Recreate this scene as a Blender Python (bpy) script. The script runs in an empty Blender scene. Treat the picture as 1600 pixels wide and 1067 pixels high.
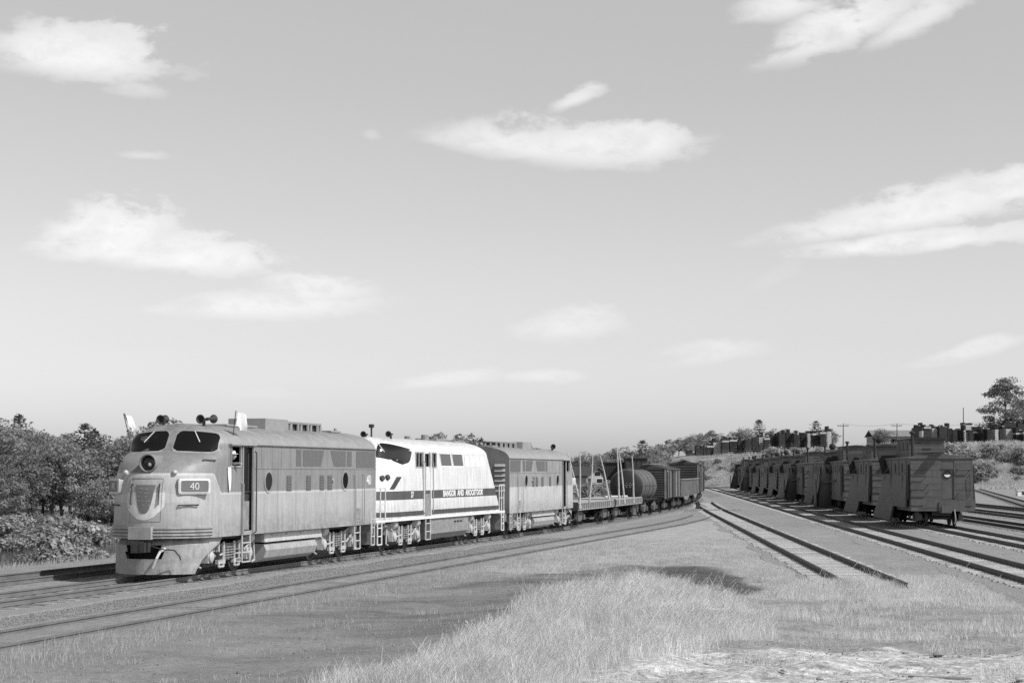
import bpy, math, random
import numpy as np
from mathutils import Vector, Matrix

R = math.radians
sc = bpy.context.scene
C = sc.collection
rng = np.random.default_rng(7)
random.seed(7)

# ---------------------------------------------------------------- camera, sky, sun, exposure
EYE = 3.1                       # camera height above the ground
cam_d = bpy.data.cameras.new('camera')
cam_d.sensor_width = 36.0
cam_d.lens = 64.1
cam_d.clip_start = 0.5
cam_d.clip_end = 9000.0
cam = bpy.data.objects.new('camera', cam_d)
C.objects.link(cam)
cam.location = (0, 0, EYE)
cam.rotation_euler = (R(90 + 4.084), 0, 0)
sc.camera = cam

SUN_AZ_VEC = Vector((0.875, -0.485, 0)).normalized()
SUN_EL = R(48)
sun_dir = Vector((SUN_AZ_VEC.x * math.cos(SUN_EL), SUN_AZ_VEC.y * math.cos(SUN_EL), math.sin(SUN_EL)))
sun_d = bpy.data.lights.new('sun', 'SUN')
sun_d.energy = 4.2
sun_d.angle = R(0.53)
sun_d.color = (1.0, 1.0, 1.0)
sun = bpy.data.objects.new('sun', sun_d)
C.objects.link(sun)
sun.rotation_euler = (-sun_dir).to_track_quat('-Z', 'Y').to_euler()
sun.location = (60, -40, 80)

sc.view_settings.view_transform = 'Standard'
sc.view_settings.look = 'None'
sc.view_settings.gamma = 1.0
sc.view_settings.exposure = 0.0
sc.view_settings.use_curve_mapping = False
sc.render.engine = 'CYCLES'
sc.cycles.use_denoising = False        # the grain of a fast render stands in well for film grain
sc.cycles.max_bounces = 6
sc.cycles.diffuse_bounces = 3
sc.cycles.glossy_bounces = 2
sc.cycles.transmission_bounces = 2
sc.cycles.transparent_max_bounces = 4


class NT:
    """small node-tree writer"""
    def __init__(s, tree):
        s.t = tree
        tree.nodes.clear()

    def n(s, kind, **kw):
        nd = s.t.nodes.new(kind)
        for k, v in kw.items():
            setattr(nd, k, v)
        return nd

    def put(s, sock, v):
        if isinstance(v, bpy.types.NodeSocket):
            s.t.links.new(v, sock)
        else:
            sock.default_value = v

    def m(s, op, a, b=None, c=None, clamp=False):
        nd = s.n('ShaderNodeMath', operation=op)
        nd.use_clamp = clamp
        s.put(nd.inputs[0], a)
        if b is not None:
            s.put(nd.inputs[1], b)
        if c is not None:
            s.put(nd.inputs[2], c)
        return nd.outputs[0]

    def step(s, v, lo, hi):
        nd = s.n('ShaderNodeMapRange', interpolation_type='SMOOTHSTEP')
        s.put(nd.inputs[0], v)
        nd.inputs[1].default_value = lo
        nd.inputs[2].default_value = hi
        return nd.outputs[0]

    def lin(s, v, lo, hi, a, b):
        nd = s.n('ShaderNodeMapRange')
        s.put(nd.inputs[0], v)
        nd.inputs[1].default_value = lo
        nd.inputs[2].default_value = hi
        nd.inputs[3].default_value = a
        nd.inputs[4].default_value = b
        return nd.outputs[0]

    def mix(s, f, a, b):
        nd = s.n('ShaderNodeMix', data_type='FLOAT')
        s.put(nd.inputs[0], f)
        s.put(nd.inputs[2], a)
        s.put(nd.inputs[3], b)
        return nd.outputs[0]

    def noise(s, vec, scale, detail=4, rough=.6, dist=0.0):
        nd = s.n('ShaderNodeTexNoise')
        if vec is not None:
            s.t.links.new(vec, nd.inputs['Vector'])
        nd.inputs['Scale'].default_value = scale
        nd.inputs['Detail'].default_value = detail
        nd.inputs['Roughness'].default_value = rough
        nd.inputs['Distortion'].default_value = dist
        return nd.outputs[0]

    def comb(s, x, y, z):
        nd = s.n('ShaderNodeCombineXYZ')
        s.put(nd.inputs[0], x); s.put(nd.inputs[1], y); s.put(nd.inputs[2], z)
        return nd.outputs[0]

    def sep(s, v):
        nd = s.n('ShaderNodeSeparateXYZ')
        s.t.links.new(v, nd.inputs[0])
        return nd.outputs[0], nd.outputs[1], nd.outputs[2]


# ---- the world: black-and-white film response to a clear Nishita sky, with small fair-weather clouds
world = bpy.data.worlds.new('World')
sc.world = world
world.use_nodes = True
w = NT(world.node_tree)
sky = w.n('ShaderNodeTexSky', sky_type='NISHITA')
sky.sun_disc = False
sky.sun_elevation = SUN_EL
sky.sun_rotation = math.atan2(SUN_AZ_VEC.x, SUN_AZ_VEC.y)
sky.air_density = 1.0
sky.dust_density = 1.6
sky.ozone_density = 1.0
sc_rgb = w.n('ShaderNodeSeparateColor')
w.t.links.new(sky.outputs[0], sc_rgb.inputs[0])
lum = w.m('ADD', w.m('MULTIPLY', sc_rgb.outputs[0], 0.45),
          w.m('ADD', w.m('MULTIPLY', sc_rgb.outputs[1], 0.40), w.m('MULTIPLY', sc_rgb.outputs[2], 0.15)))
tc = w.n('ShaderNodeTexCoord')
dx, dy, dz = w.sep(tc.outputs['Generated'])
az = w.m('ARCTAN2', dx, dy)
el = w.m('ARCSINE', dz)
dirv = w.comb(w.m('MULTIPLY', az, 1.0), w.m('MULTIPLY', el, 1.9), 0.0)
n_edge = w.noise(dirv, 30.0, 9, .66, .25)
n_big = w.noise(dirv, 11.0, 4, .55, .1)
# haze brightens the sky towards the horizon; overhead it deepens steadily
ramp = w.n('ShaderNodeValToRGB')
w.t.links.new(w.m('DIVIDE', w.m('MAXIMUM', el, 0.0), math.pi / 2), ramp.inputs[0])
els = ramp.color_ramp.elements
els[0].position = 0.0; els[1].position = 1.0
GAIN = [(0, 1.72), (2, 1.46), (4, 1.31), (8, 1.27), (12, 1.32), (16, 1.45), (20, 1.48), (30, .96), (45, .46), (90, .28)]
for deg, g in GAIN[1:-1]:
    els.new(deg / 90.0)
for e_, (deg, g) in zip(sorted(els, key=lambda q: q.position), GAIN):
    e_.color = (g / 2, g / 2, g / 2, 1)
lum = w.m('MULTIPLY', lum, w.m('MULTIPLY', ramp.outputs[0], 2.0))
# (az, el above horizon, half width, half height up, half height down, tilt, strength)
CLOUDS = [
    (-0.237, 0.2205, 0.060, 0.022, 0.012, -.03, 1.0),
    (-0.205, 0.206, 0.020, 0.006, 0.004, 0, .5),
    (-0.221, 0.1235, 0.040, 0.024, 0.011, .06, 1.15),
    (-0.175, 0.1185, 0.060, 0.013, 0.011, -.02, 1.15),
    (-0.200, 0.172, 0.016, 0.004, 0.003, 0, .45),
    (-0.133, 0.0925, 0.064, 0.009, 0.009, .03, .9),
    (-0.108, 0.101, 0.036, 0.015, 0.009, .02, .9),
    (0.014, 0.1795, 0.068, 0.016, 0.010, -.10, .9),
    (0.055, 0.178, 0.052, 0.015, 0.011, .06, .95),
    (0.037, 0.206, 0.020, 0.006, 0.005, .35, .7),
    (-0.077, 0.186, 0.007, 0.005, 0.003, 0, .4),
    (0.185, 0.240, 0.050, 0.022, 0.013, .34, 1.0),
    (0.150, 0.252, 0.034, 0.012, 0.008, .12, .8),
    (0.225, 0.243, 0.032, 0.013, 0.010, .40, .8),
    (0.215, 0.1385, 0.085, 0.014, 0.009, .13, .95),
    (0.270, 0.150, 0.060, 0.015, 0.008, .12, .9),
    (0.225, 0.125, 0.082, 0.008, 0.006, .06, .95),
    (0.030, 0.081, 0.036, 0.012, 0.009, .05, .62),
    (0.105, 0.066, 0.040, 0.008, 0.006, .12, .5),
    (0.245, 0.066, 0.034, 0.006, 0.005, .22, .6),
    (-0.035, 0.053, 0.040, 0.006, 0.005, .10, .55),
    (0.020, 0.055, 0.030, 0.005, 0.005, 0, .6),
    (-0.135, 0.045, 0.030, 0.005, 0.004, 0, .25),
    (0.145, 0.108, 0.018, 0.008, 0.006, .4, .25),
]
n1 = w.m('SUBTRACT', n_edge, .5)
n2 = w.m('SUBTRACT', n_big, .5)
field = None
for (ca, ce, rx, ru, rd, tilt, st) in CLOUDS:
    # billowing tops, flat soft bases: the noise moves the upper edge far more than the lower one
    a = w.m('SUBTRACT', az, ca)
    e = w.m('SUBTRACT', w.m('SUBTRACT', el, ce - .003), w.m('MULTIPLY', a, tilt))
    u = w.m('ADD', w.m('DIVIDE', a, rx * 1.10), w.m('ADD', w.m('MULTIPLY', n2, 1.0), w.m('MULTIPLY', n1, 1.1)))
    vu = w.m('ADD', w.m('DIVIDE', e, ru * 1.05), w.m('ADD', w.m('MULTIPLY', n2, 2.3), w.m('MULTIPLY', n1, 2.2)))
    vd = w.m('ADD', w.m('DIVIDE', e, -rd * 1.0), w.m('ADD', w.m('MULTIPLY', n1, 2.0), w.m('MULTIPLY', n2, .8)))
    v = w.m('MAXIMUM', vu, vd)
    q = w.m('SUBTRACT', 1.0, w.m('ADD', w.m('MULTIPLY', u, u), w.m('MULTIPLY', v, v)))
    wid = w.lin(w.m('DIVIDE', e, rd), -1.0, .8, 1.25, .80)
    q = w.m('MULTIPLY', w.m('DIVIDE', w.m('MAXIMUM', q, 0.0), wid, clamp=True), st)
    field = q if field is None else w.m('MAXIMUM', field, q)
# the same kind of small clouds all round the sky outside the photographed part
far = w.m('MAXIMUM', w.m('GREATER_THAN', w.m('ABSOLUTE', az), .36), w.m('GREATER_THAN', el, .33))
v3 = w.n('ShaderNodeVectorMath', operation='MULTIPLY')
w.t.links.new(tc.outputs['Generated'], v3.inputs[0])
v3.inputs[1].default_value = (1, 1, 2.2)
wild = w.m('MULTIPLY', w.m('SUBTRACT', w.noise(v3.outputs[0], 4.2, 3, .5), .60), 6.0)
wild = w.m('MULTIPLY', w.m('MULTIPLY', wild, far), 1.0, clamp=True)
field = w.m('MAXIMUM', field, wild)
cover = w.step(field, .0, 1.0)
inner = w.lin(n_edge, .36, .64, .86, 1.05)
CLOUD_V = 6.8
lit = w.m('MULTIPLY', inner, CLOUD_V)
total = w.mix(w.m('MULTIPLY', cover, .88), lum, w.m('MAXIMUM', lit, lum))
rgb = w.n('ShaderNodeCombineColor')
for i in range(3):
    w.t.links.new(total, rgb.inputs[i])
bg = w.n('ShaderNodeBackground')
w.t.links.new(rgb.outputs[0], bg.inputs[0])
bg.inputs[1].default_value = 0.14
wo = w.n('ShaderNodeOutputWorld')
w.t.links.new(bg.outputs[0], wo.inputs[0])


# ---------------------------------------------------------------- materials (black-and-white film: neutral albedos)
def mat(name, c, rough=.75, var=.18, scale=2.5, bump=0.0, bscale=20., rnd=0.0, metal=0.0, spec=.35, streak=0.0, coords='pos', trans=0.0):
    m = bpy.data.materials.new(name)
    m.use_nodes = True
    t = NT(m.node_tree)
    if coords == 'obj':
        vec = t.n('ShaderNodeTexCoord').outputs['Object']
    else:
        vec = t.n('ShaderNodeNewGeometry').outputs['Position']
    v = t.lin(t.noise(vec, scale, 5, .65), .25, .75, 1 - var, 1 + var)
    if rnd:
        oi = t.n('ShaderNodeObjectInfo')
        v = t.m('MULTIPLY', v, t.lin(oi.outputs['Random'], 0, 1, 1 - rnd, 1 + rnd))
    if streak:
        x, y, z = t.sep(vec)
        sv = t.comb(t.m('MULTIPLY', x, 5.0), t.m('MULTIPLY', y, 5.0), t.m('MULTIPLY', z, .5))
        v = t.m('MULTIPLY', v, t.lin(t.noise(sv, 1.6, 4, .7), .35, .7, 1.0, 1 - streak))
    v = t.m('MULTIPLY', v, c, clamp=True)
    cc = t.n('ShaderNodeCombineColor')
    for i in range(3):
        t.t.links.new(v, cc.inputs[i])
    p = t.n('ShaderNodeBsdfPrincipled')
    t.t.links.new(cc.outputs[0], p.inputs['Base Color'])
    p.inputs['Roughness'].default_value = rough
    p.inputs['Metallic'].default_value = metal
    p.inputs['Specular IOR Level'].default_value = spec
    if bump:
        b = t.n('ShaderNodeBump')
        b.inputs['Strength'].default_value = bump
        b.inputs['Distance'].default_value = .05
        t.t.links.new(t.noise(vec, bscale, 4, .7), b.inputs['Height'])
        t.t.links.new(b.outputs[0], p.inputs['Normal'])
    out = t.n('ShaderNodeOutputMaterial')
    if trans:
        tr = t.n('ShaderNodeBsdfTranslucent')
        t.t.links.new(cc.outputs[0], tr.inputs[0])
        ms = t.n('ShaderNodeMixShader')
        ms.inputs[0].default_value = trans
        t.t.links.new(p.outputs[0], ms.inputs[1])
        t.t.links.new(tr.outputs[0], ms.inputs[2])
        t.t.links.new(ms.outputs[0], out.inputs[0])
    else:
        t.t.links.new(p.outputs[0], out.inputs[0])
    return m


M = {}
M['rail'] = mat('rail_steel_shaded', .06, .6, .3, 1.2, metal=0.0)  # right-hand rails, the shade of their near sides darkened into the colour
M['tie_pale'] = mat('tie_weathered', .54, .95, .2, 6, .5, 30, rnd=.22)
M['tie_dark'] = mat('tie_creosote', .27, .95, .25, 6, .5, 30, rnd=.30)
M['ballast'] = mat('ballast_gravel', .275, .95, .22, 5, .8, 26)
M['grey_metal'] = mat('grey_painted_metal', .36, .5, .2, 3, streak=.2)
M['silver'] = mat('silver_paint', .50, .45, .18, 4, streak=.25)
M['truck'] = mat('truck_grime', .26, .75, .35, 5, streak=.2)
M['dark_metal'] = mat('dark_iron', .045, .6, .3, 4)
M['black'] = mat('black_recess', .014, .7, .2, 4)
M['rail_rust'] = mat('rail_rust_lit', .15, .8, .3, 1.2)  # rusty left-hand rails, colour lightened for their sunlit sides
M['glass'] = mat('dark_glass', .012, .08, .1, 2, spec=.5)
M['grille'] = mat('grille_mesh', .13, .6, .15, 8)
M['roof_grey'] = mat('loco_roof', .29, .6, .16, 3, streak=.1)
M['rubber'] = mat('black_rubber', .02, .6)
M['white'] = mat('white_enamel', .80, .5, .06, 4)
M['cloth'] = mat('white_cloth', .80, .9, .06, 8)
M['board_dark'] = mat('number_board_dark', .16, .4, .08)
M['paper'] = mat('faded_white', .62, .8, .2, 6)
M['plow'] = mat('snowplow_paint', .108, .62, .28, 1.5, streak=.25, coords='pos')
M['plow_dark'] = mat('snowplow_dark', .028, .6, .25, 3)
M['freight'] = mat('freight_brown', .065, .8, .25, 2, streak=.3)
M['freight_pale'] = mat('freight_grey_boards', .25, .85, .3, 2.5, streak=.35)
M['tank'] = mat('tank_black', .03, .55, .3, 2.5, streak=.2)
M['tank_side'] = mat('tank_barrel_grey', .13, .6, .35, 1.6, streak=.45)
M['car_truck'] = mat('car_truck_grime', .12, .8, .35, 4)
M['deck'] = mat('flatcar_deck', .34, .9, .2, 4)
M['sill'] = mat('flatcar_sill', .05, .7, .25, 4, streak=.2)
M['stake'] = mat('bare_pole_wood', .46, .9, .25, 6)
M['lumber_side'] = mat('lumber_weathered_dark', .045, .9, .35, 2.5, rnd=.25)
M['lumber_end'] = mat('lumber_fresh', .55, .9, .12, 3, rnd=.12)
M['pole'] = mat('pole_wood', .10, .9, .2, 3)
M['wall'] = mat('house_wall', .34, .85, .1, 2)
M['house_roof'] = mat('shingle_roof', .07, .9, .2, 2)
M['shed'] = mat('shed_boards', .05, .9, .3, 1.5)
M['bark'] = mat('tree_bark', .09, .95, .3, 4)
M['leaf'] = mat('leaf_broad', .25, .6, .45, .55, rnd=.28, trans=.38, spec=.3)
M['leaf_pine'] = mat('leaf_pine', .14, .65, .30, .6, rnd=.2, trans=.2, spec=.25)
M['leaf_bush'] = mat('leaf_bush', .32, .6, .40, .8, rnd=.25, trans=.35, spec=.3)
M['grass'] = mat('dry_grass', .80, .8, .22, .9, trans=.48, spec=.2)
M['grass_low'] = mat('short_grass', .52, .85, .3, .8, trans=.4, spec=.2)
M['rock'] = mat('field_stone', .30, .9, .3, 8, .6, 30, rnd=.3)
M['plank_white'] = mat('bleached_board', .62, .9, .15, 5)
M['skin'] = mat('skin', .42, .6, .05)
M['shirt'] = mat('dark_shirt', .12, .9, .15)
M['water'] = mat('river_water', .02, .10, .2, .05, .10, 2.5, spec=.28)


# ---------------------------------------------------------------- mesh helpers
class MB:
    def __init__(s):
        s.v = []; s.f = []

    def add(s, vs, fs):
        o = len(s.v)
        s.v += [tuple(p) for p in vs]
        s.f += [tuple(i + o for i in f) for f in fs]
        return s

    def box(s, x0, x1, y0, y1, z0, z1, Mx=None):
        vs = [(x0, y0, z0), (x1, y0, z0), (x1, y1, z0), (x0, y1, z0), (x0, y0, z1), (x1, y0, z1), (x1, y1, z1), (x0, y1, z1)]
        if Mx is not None:
            vs = [tuple(Mx @ Vector(p)) for p in vs]
        return s.add(vs, [(0, 3, 2, 1), (4, 5, 6, 7), (0, 1, 5, 4), (1, 2, 6, 5), (2, 3, 7, 6), (3, 0, 4, 7)])

    def cyl(s, p0, p1, r0, r1=None, n=12, caps=True):
        r1 = r0 if r1 is None else r1
        p0, p1 = Vector(p0), Vector(p1)
        d = (p1 - p0).normalized()
        a = d.orthogonal().normalized()
        b = d.cross(a)
        vs = []
        for p, r in ((p0, r0), (p1, r1)):
            for i in range(n):
                t = 2 * math.pi * i / n
                vs.append(p + a * (r * math.cos(t)) + b * (r * math.sin(t)))
        fs = [(i, (i + 1) % n, n + (i + 1) % n, n + i) for i in range(n)]
        if caps:
            fs += [tuple(range(n - 1, -1, -1)), tuple(range(n, 2 * n))]
        return s.add(vs, fs)

    def tube(s, pts, r, n=6):
        for a, b in zip(pts[:-1], pts[1:]):
            s.cyl(a, b, r, r, n)
        return s

    def lathe(s, p0, axis, prof, n=16):
        """prof = [(distance along axis, radius)]"""
        p0 = Vector(p0); d = Vector(axis).normalized()
        a = d.orthogonal().normalized(); b = d.cross(a)
        vs = []; fs = []
        for (t, r) in prof:
            for i in range(n):
                th = 2 * math.pi * i / n
                vs.append(p0 + d * t + a * (r * math.cos(th)) + b * (r * math.sin(th)))
        for j in range(len(prof) - 1):
            for i in range(n):
                k = (i + 1) % n
                fs.append((j * n + i, j * n + k, (j + 1) * n + k, (j + 1) * n + i))
        fs.append(tuple(range(n - 1, -1, -1)))
        fs.append(tuple(range((len(prof) - 1) * n, len(prof) * n)))
        return s.add(vs, fs)

    def prism(s, poly, axis, t0, t1):
        """poly = 2-D outline; axis 'y': (x,z) swept along y; 'x': (y,z) along x; 'z': (x,y) along z"""
        n = len(poly)
        def P(a, b, t):
            return {'y': (a, t, b), 'x': (t, a, b), 'z': (a, b, t)}[axis]
        vs = [P(a, b, t0) for a, b in poly] + [P(a, b, t1) for a, b in poly]
        fs = [(i, (i + 1) % n, n + (i + 1) % n, n + i) for i in range(n)] + [tuple(range(n - 1, -1, -1)), tuple(range(n, 2 * n))]
        return s.add(vs, fs)

    def grid(s, fn, nu, nv):
        vs = [fn(i / nu, j / nv) for j in range(nv + 1) for i in range(nu + 1)]
        fs = [(j * (nu + 1) + i, j * (nu + 1) + i + 1, (j + 1) * (nu + 1) + i + 1, (j + 1) * (nu + 1) + i) for j in range(nv) for i in range(nu)]
        return s.add(vs, fs)

    def mesh(s, name, m, smooth=False, off=(0, 0, 0)):
        me = bpy.data.meshes.new(name)
        vs = s.v if not any(off) else [(p[0] + off[0], p[1] + off[1], p[2] + off[2]) for p in s.v]
        me.from_pydata(vs, [], s.f)
        if m is not None:
            me.materials.append(m)
        fix_normals(me)
        if smooth:
            me.polygons.foreach_set('use_smooth', [True] * len(me.polygons))
            me.set_sharp_from_angle(angle=R(smooth if smooth is not True else 35))
        me.update()
        return me

    def build(s, name, m, parent=None, smooth=False, off=(0, 0, 0)):
        o = bpy.data.objects.new(name, s.mesh(name, m, smooth, off))
        C.objects.link(o)
        if parent is not None:
            o.parent = parent
        return o


def fix_normals(me):
    import bmesh
    bm = bmesh.new()
    bm.from_mesh(me)
    bmesh.ops.recalc_face_normals(bm, faces=bm.faces)
    bm.to_mesh(me)
    bm.free()


def np_mesh(name, verts, faces, m):
    """verts (n,3) float, faces (k,c) int"""
    verts = np.ascontiguousarray(verts, dtype=np.float32)
    faces = np.ascontiguousarray(faces, dtype=np.int32)
    me = bpy.data.meshes.new(name)
    k, c = faces.shape
    me.vertices.add(len(verts)); me.vertices.foreach_set('co', verts.ravel())
    me.loops.add(k * c); me.loops.foreach_set('vertex_index', faces.ravel())
    me.polygons.add(k); me.polygons.foreach_set('loop_start', np.arange(0, k * c, c, dtype=np.int32))
    try:
        me.polygons.foreach_set('loop_total', np.full(k, c, dtype=np.int32))
    except Exception:
        pass
    me.update(calc_edges=True)
    if m is not None:
        me.materials.append(m)
    return me


def obj(name, me, parent=None, loc=None):
    o = bpy.data.objects.new(name, me)
    C.objects.link(o)
    if parent is not None:
        o.parent = parent
    if loc is not None:
        o.location = loc
    return o


def tag(o, label=None, cat=None, group=None, kind=None):
    if label: o['label'] = label
    if cat: o['category'] = cat
    if group: o['group'] = group
    if kind: o['kind'] = kind
    return o


def thing(name, label, cat, loc=(0, 0, 0), rz=0.0, group=None):
    o = bpy.data.objects.new(name, None)
    o.empty_display_size = .3
    C.objects.link(o)
    o.location = loc
    o.rotation_euler = (0, 0, rz)
    return tag(o, label, cat, group)


def dup(root, loc=None, rz=None, label=None, scale=None):
    r = root.copy(); C.objects.link(r)
    if loc is not None: r.location = loc
    if rz is not None: r.rotation_euler = (0, 0, rz)
    if label: r['label'] = label
    if scale is not None: r.scale = scale
    for ch in list(root.children):
        c = ch.copy(); C.objects.link(c); c.parent = r
        for g in list(ch.children):
            d = g.copy(); C.objects.link(d); d.parent = c
    return r


def text_mesh(body, size, m, name, extrude=.004, align='CENTER', bold=0.0):
    cu = bpy.data.curves.new('letters', 'FONT')
    cu.body = body; cu.size = size; cu.extrude = extrude
    cu.align_x = align; cu.align_y = 'CENTER'; cu.offset = bold
    cu.resolution_u = 3
    o = bpy.data.objects.new('letters', cu)
    C.objects.link(o)
    dg = bpy.context.evaluated_depsgraph_get()
    me = bpy.data.meshes.new_from_object(o.evaluated_get(dg))
    bpy.data.objects.remove(o); bpy.data.curves.remove(cu)
    me.name = name
    me.materials.clear(); me.materials.append(m)
    return me


# ---------------------------------------------------------------- where things stand: the photograph's lens maps picture columns to bearings
FPX = 2850.0
def at(px, Y):
    return (px - 800.0) * Y / FPX
def gnd(px, py, z=0.0):
    Y = FPX * (EYE - z) / (py - 737.0)
    return ((px - 800.0) * Y / FPX, Y)

RAIL = 0.20                                    # rail-top height
U0 = Vector((0.2524, 0.9676)); NL = Vector((-0.9676, 0.2524)); P0 = Vector((-7.13, 61.38))
def T0(s, off=0.0):
    """main track: straight, then a long left-hand curve; off = metres to the left"""
    q = (max(0.0, s - 20.0)) ** 2 / 1600.0
    p = P0 + U0 * s + NL * q
    if off:
        t = U0 + NL * (max(0.0, s - 20.0) / 800.0)
        t.normalize()
        p = p + Vector((-t.y, t.x)) * off
    return p


def dab(x, y):
    """distance left of, and along, the straight part of the main track"""
    rx, ry = x - P0.x, y - P0.y
    return rx * NL.x + ry * NL.y, rx * U0.x + ry * U0.y


def sstep(t):
    t = np.clip(t, 0, 1)
    return t * t * (3 - 2 * t)


def vnoise(x, y, seed=0):
    """cheap smooth value noise, about -1..1"""
    x = np.asarray(x, float) + seed * 17.3; y = np.asarray(y, float) - seed * 9.1
    r = np.zeros_like(x)
    for k, (fx, fy, ph, a) in enumerate([(1, .3, 0, 1), (-.4, 1.1, 1.7, 1), (1.9, 1.3, .5, .6), (-1.6, 2.1, 2.9, .6), (3.7, -2.9, 4.1, .35), (2.6, 4.3, 5.2, .35)]):
        r += a * np.sin(fx * x + fy * y + ph + 1.3 * np.sin(.37 * k + .6 * fy * x - .5 * fx * y))
    return r / 2.2


TOPZ = 8.2
def height(x, y):
    x = np.asarray(x, float); y = np.asarray(y, float)
    d, a = dab(x, y)
    de = d - .0035 * np.clip(a - 70, 0, None) ** 2
    left = np.interp(de, [8.5, 12, 27, 34, 42, 47, 62, 90, 140, 260, 600], [0, -.5, -2.0, -3.2, -3.2, -1.9, -.3, 2.0, 5.0, 13, 26])
    left = np.where(de > 8.5, left, 0.0)
    yf = np.interp(x, [-60, 8, 24, 60, 130, 300], [470, 440, 362, 350, 340, 330])
    hb = np.interp(x, [-120, 10, 40, 65, 100, 150, 400], [4.5, 5.0, 6.2, 8.0, 8.8, 9.3, 10.0])
    bank = hb * sstep((y - yf) / 28.0) + np.where(y > yf, .35 * vnoise(x * .25, y * .25, 3), 0) * sstep((y - yf) / 8.0)
    z = left + bank
    # small unevenness of the ground in front, none under the tracks
    free = sstep((y - 15) / 5) * sstep((95 - y) / 30) * sstep((-d - 7.2) / 1.5) * sstep((8.0 + .068 * (y - 45) - x) / 1.5)
    fr2 = sstep((40 - y) / 6) * sstep((-d - 7.2) / 1.5)
    z = z + np.maximum(free, fr2) * (.07 * vnoise(x * .55, y * .4, 1) + .03 * vnoise(x * 1.7, y * 1.5, 2))
    # grassy hummock in the middle foreground
    z = z + .30 * np.exp(-((x - 2.2) / 2.6) ** 2 - ((y - 38) / 9.0) ** 2) * np.maximum(free, fr2)
    return z


def hz(x, y):
    return float(height(np.array([x]), np.array([y]))[0])

# ================================================================ SETTING: ground, water, tracks
def inpoly(x, y, poly):
    poly = np.asarray(poly); n = len(poly)
    r = np.zeros(x.shape, bool)
    j = n - 1
    for i in range(n):
        xi, yi = poly[i]; xj, yj = poly[j]
        c = ((yi > y) != (yj > y)) & (x < (xj - xi) * (y - yi) / (yj - yi + 1e-12) + xi)
        r ^= c
        j = i
    return r


def soft_poly(x, y, poly, soft):
    """1 inside, falling to 0 over `soft` metres outside"""
    poly = np.asarray(poly, float)
    ins = inpoly(x, y, poly)
    dmin = np.full(x.shape, 1e9)
    for a, b in zip(poly, np.roll(poly, -1, 0)):
        ab = b - a; L = (ab ** 2).sum() + 1e-9
        t = np.clip(((x - a[0]) * ab[0] + (y - a[1]) * ab[1]) / L, 0, 1)
        dmin = np.minimum(dmin, np.hypot(x - a[0] - t * ab[0], y - a[1] - t * ab[1]))
    return np.where(ins, 1.0, 1 - sstep(dmin / soft))


def line_dist(x, y, pts):
    pts = np.asarray(pts, float); dmin = np.full(x.shape, 1e9)
    for a, b in zip(pts[:-1], pts[1:]):
        ab = b - a; L = (ab ** 2).sum() + 1e-9
        t = np.clip(((x - a[0]) * ab[0] + (y - a[1]) * ab[1]) / L, 0, 1)
        dmin = np.minimum(dmin, np.hypot(x - a[0] - t * ab[0], y - a[1] - t * ab[1]))
    return dmin


TALL = [gnd(*p) for p in [(520, 1075), (700, 1030), (830, 975), (930, 925), (1000, 905), (1040, 925), (1080, 945), (1180, 945), (1260, 917),
                          (1330, 905), (1420, 905), (1500, 925), (1610, 955), (1610, 1003), (1450, 985), (1300, 992), (1180, 1000), (1060, 1008), (1000, 1075)]]
SAND = [gnd(*p) for p in [(1010, 1200), (1000, 1050), (1080, 1030), (1250, 1020), (1400, 1012), (1500, 1022), (1700, 1010), (1800, 1200)]]
MIDG = [gnd(*p) for p in [(760, 890), (900, 850), (1110, 812), (1150, 820), (1290, 905), (1180, 930), (1150, 890), (1000, 880), (880, 893)]]
ROAD = [gnd(*p) for p in [(300, 1300), (430, 1050), (600, 985), (760, 935), (900, 902), (1010, 893), (1100, 890)]]
DIRT = [gnd(*p) for p in [(300, 1300), (520, 1075), (640, 1045), (760, 1000), (900, 932), (985, 903), (1060, 905), (1110, 890), (1000, 882), (880, 893), (760, 912), (600, 930), (440, 950), (250, 985), (60, 1012), (-200, 1060), (-300, 1300)]]
ROAD2 = [gnd(*p) for p in [(-100, 1000), (200, 975), (420, 945), (560, 925), (700, 905)]]
PATCH = gnd(1090, 905)


def masks(x, y):
    wob = .5 * vnoise(x * .8, y * .35, 5) + .25 * vnoise(x * 2.2, y * 1.1, 6)
    sand = soft_poly(x + wob, y + wob, SAND, 1.2)
    dark = np.exp(-(line_dist(x + wob * .8, y + wob, ROAD) / 1.6) ** 2) * .36
    dark = np.maximum(dark, np.exp(-(line_dist(x + wob, y + wob * 2, ROAD2) / .9) ** 2) * .30)
    dirt = soft_poly(x + wob * .6, y + wob * 1.5, DIRT, 1.3) * np.interp(x, [-10, -4, 1, 4], [.18, .42, .52, .66])
    dark = np.maximum(dark, dirt * (.85 + .25 * vnoise(x * .35, y * 1.2, 41)))
    e = np.hypot((x - PATCH[0] + .2 * wob) / 1.55, (y - PATCH[1] + wob) / 7.0)
    dark = np.maximum(dark, (1 - sstep((e - .60) / .75)) * (1.0 + .2 * vnoise(x * 3, y * .9, 31)))
    tall = soft_poly(x + .5 * wob, y + wob, TALL, .8)
    mid = soft_poly(x + .5 * wob, y + wob * 2, MIDG, 1.5)
    return sand, dark, tall, mid


def axis(parts):
    out = []
    for a, b, st in parts:
        n = max(1, int(round((b - a) / st)))
        out += list(np.linspace(a, b, n, endpoint=False))
    out.append(parts[-1][1])
    return np.array(out)

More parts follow.
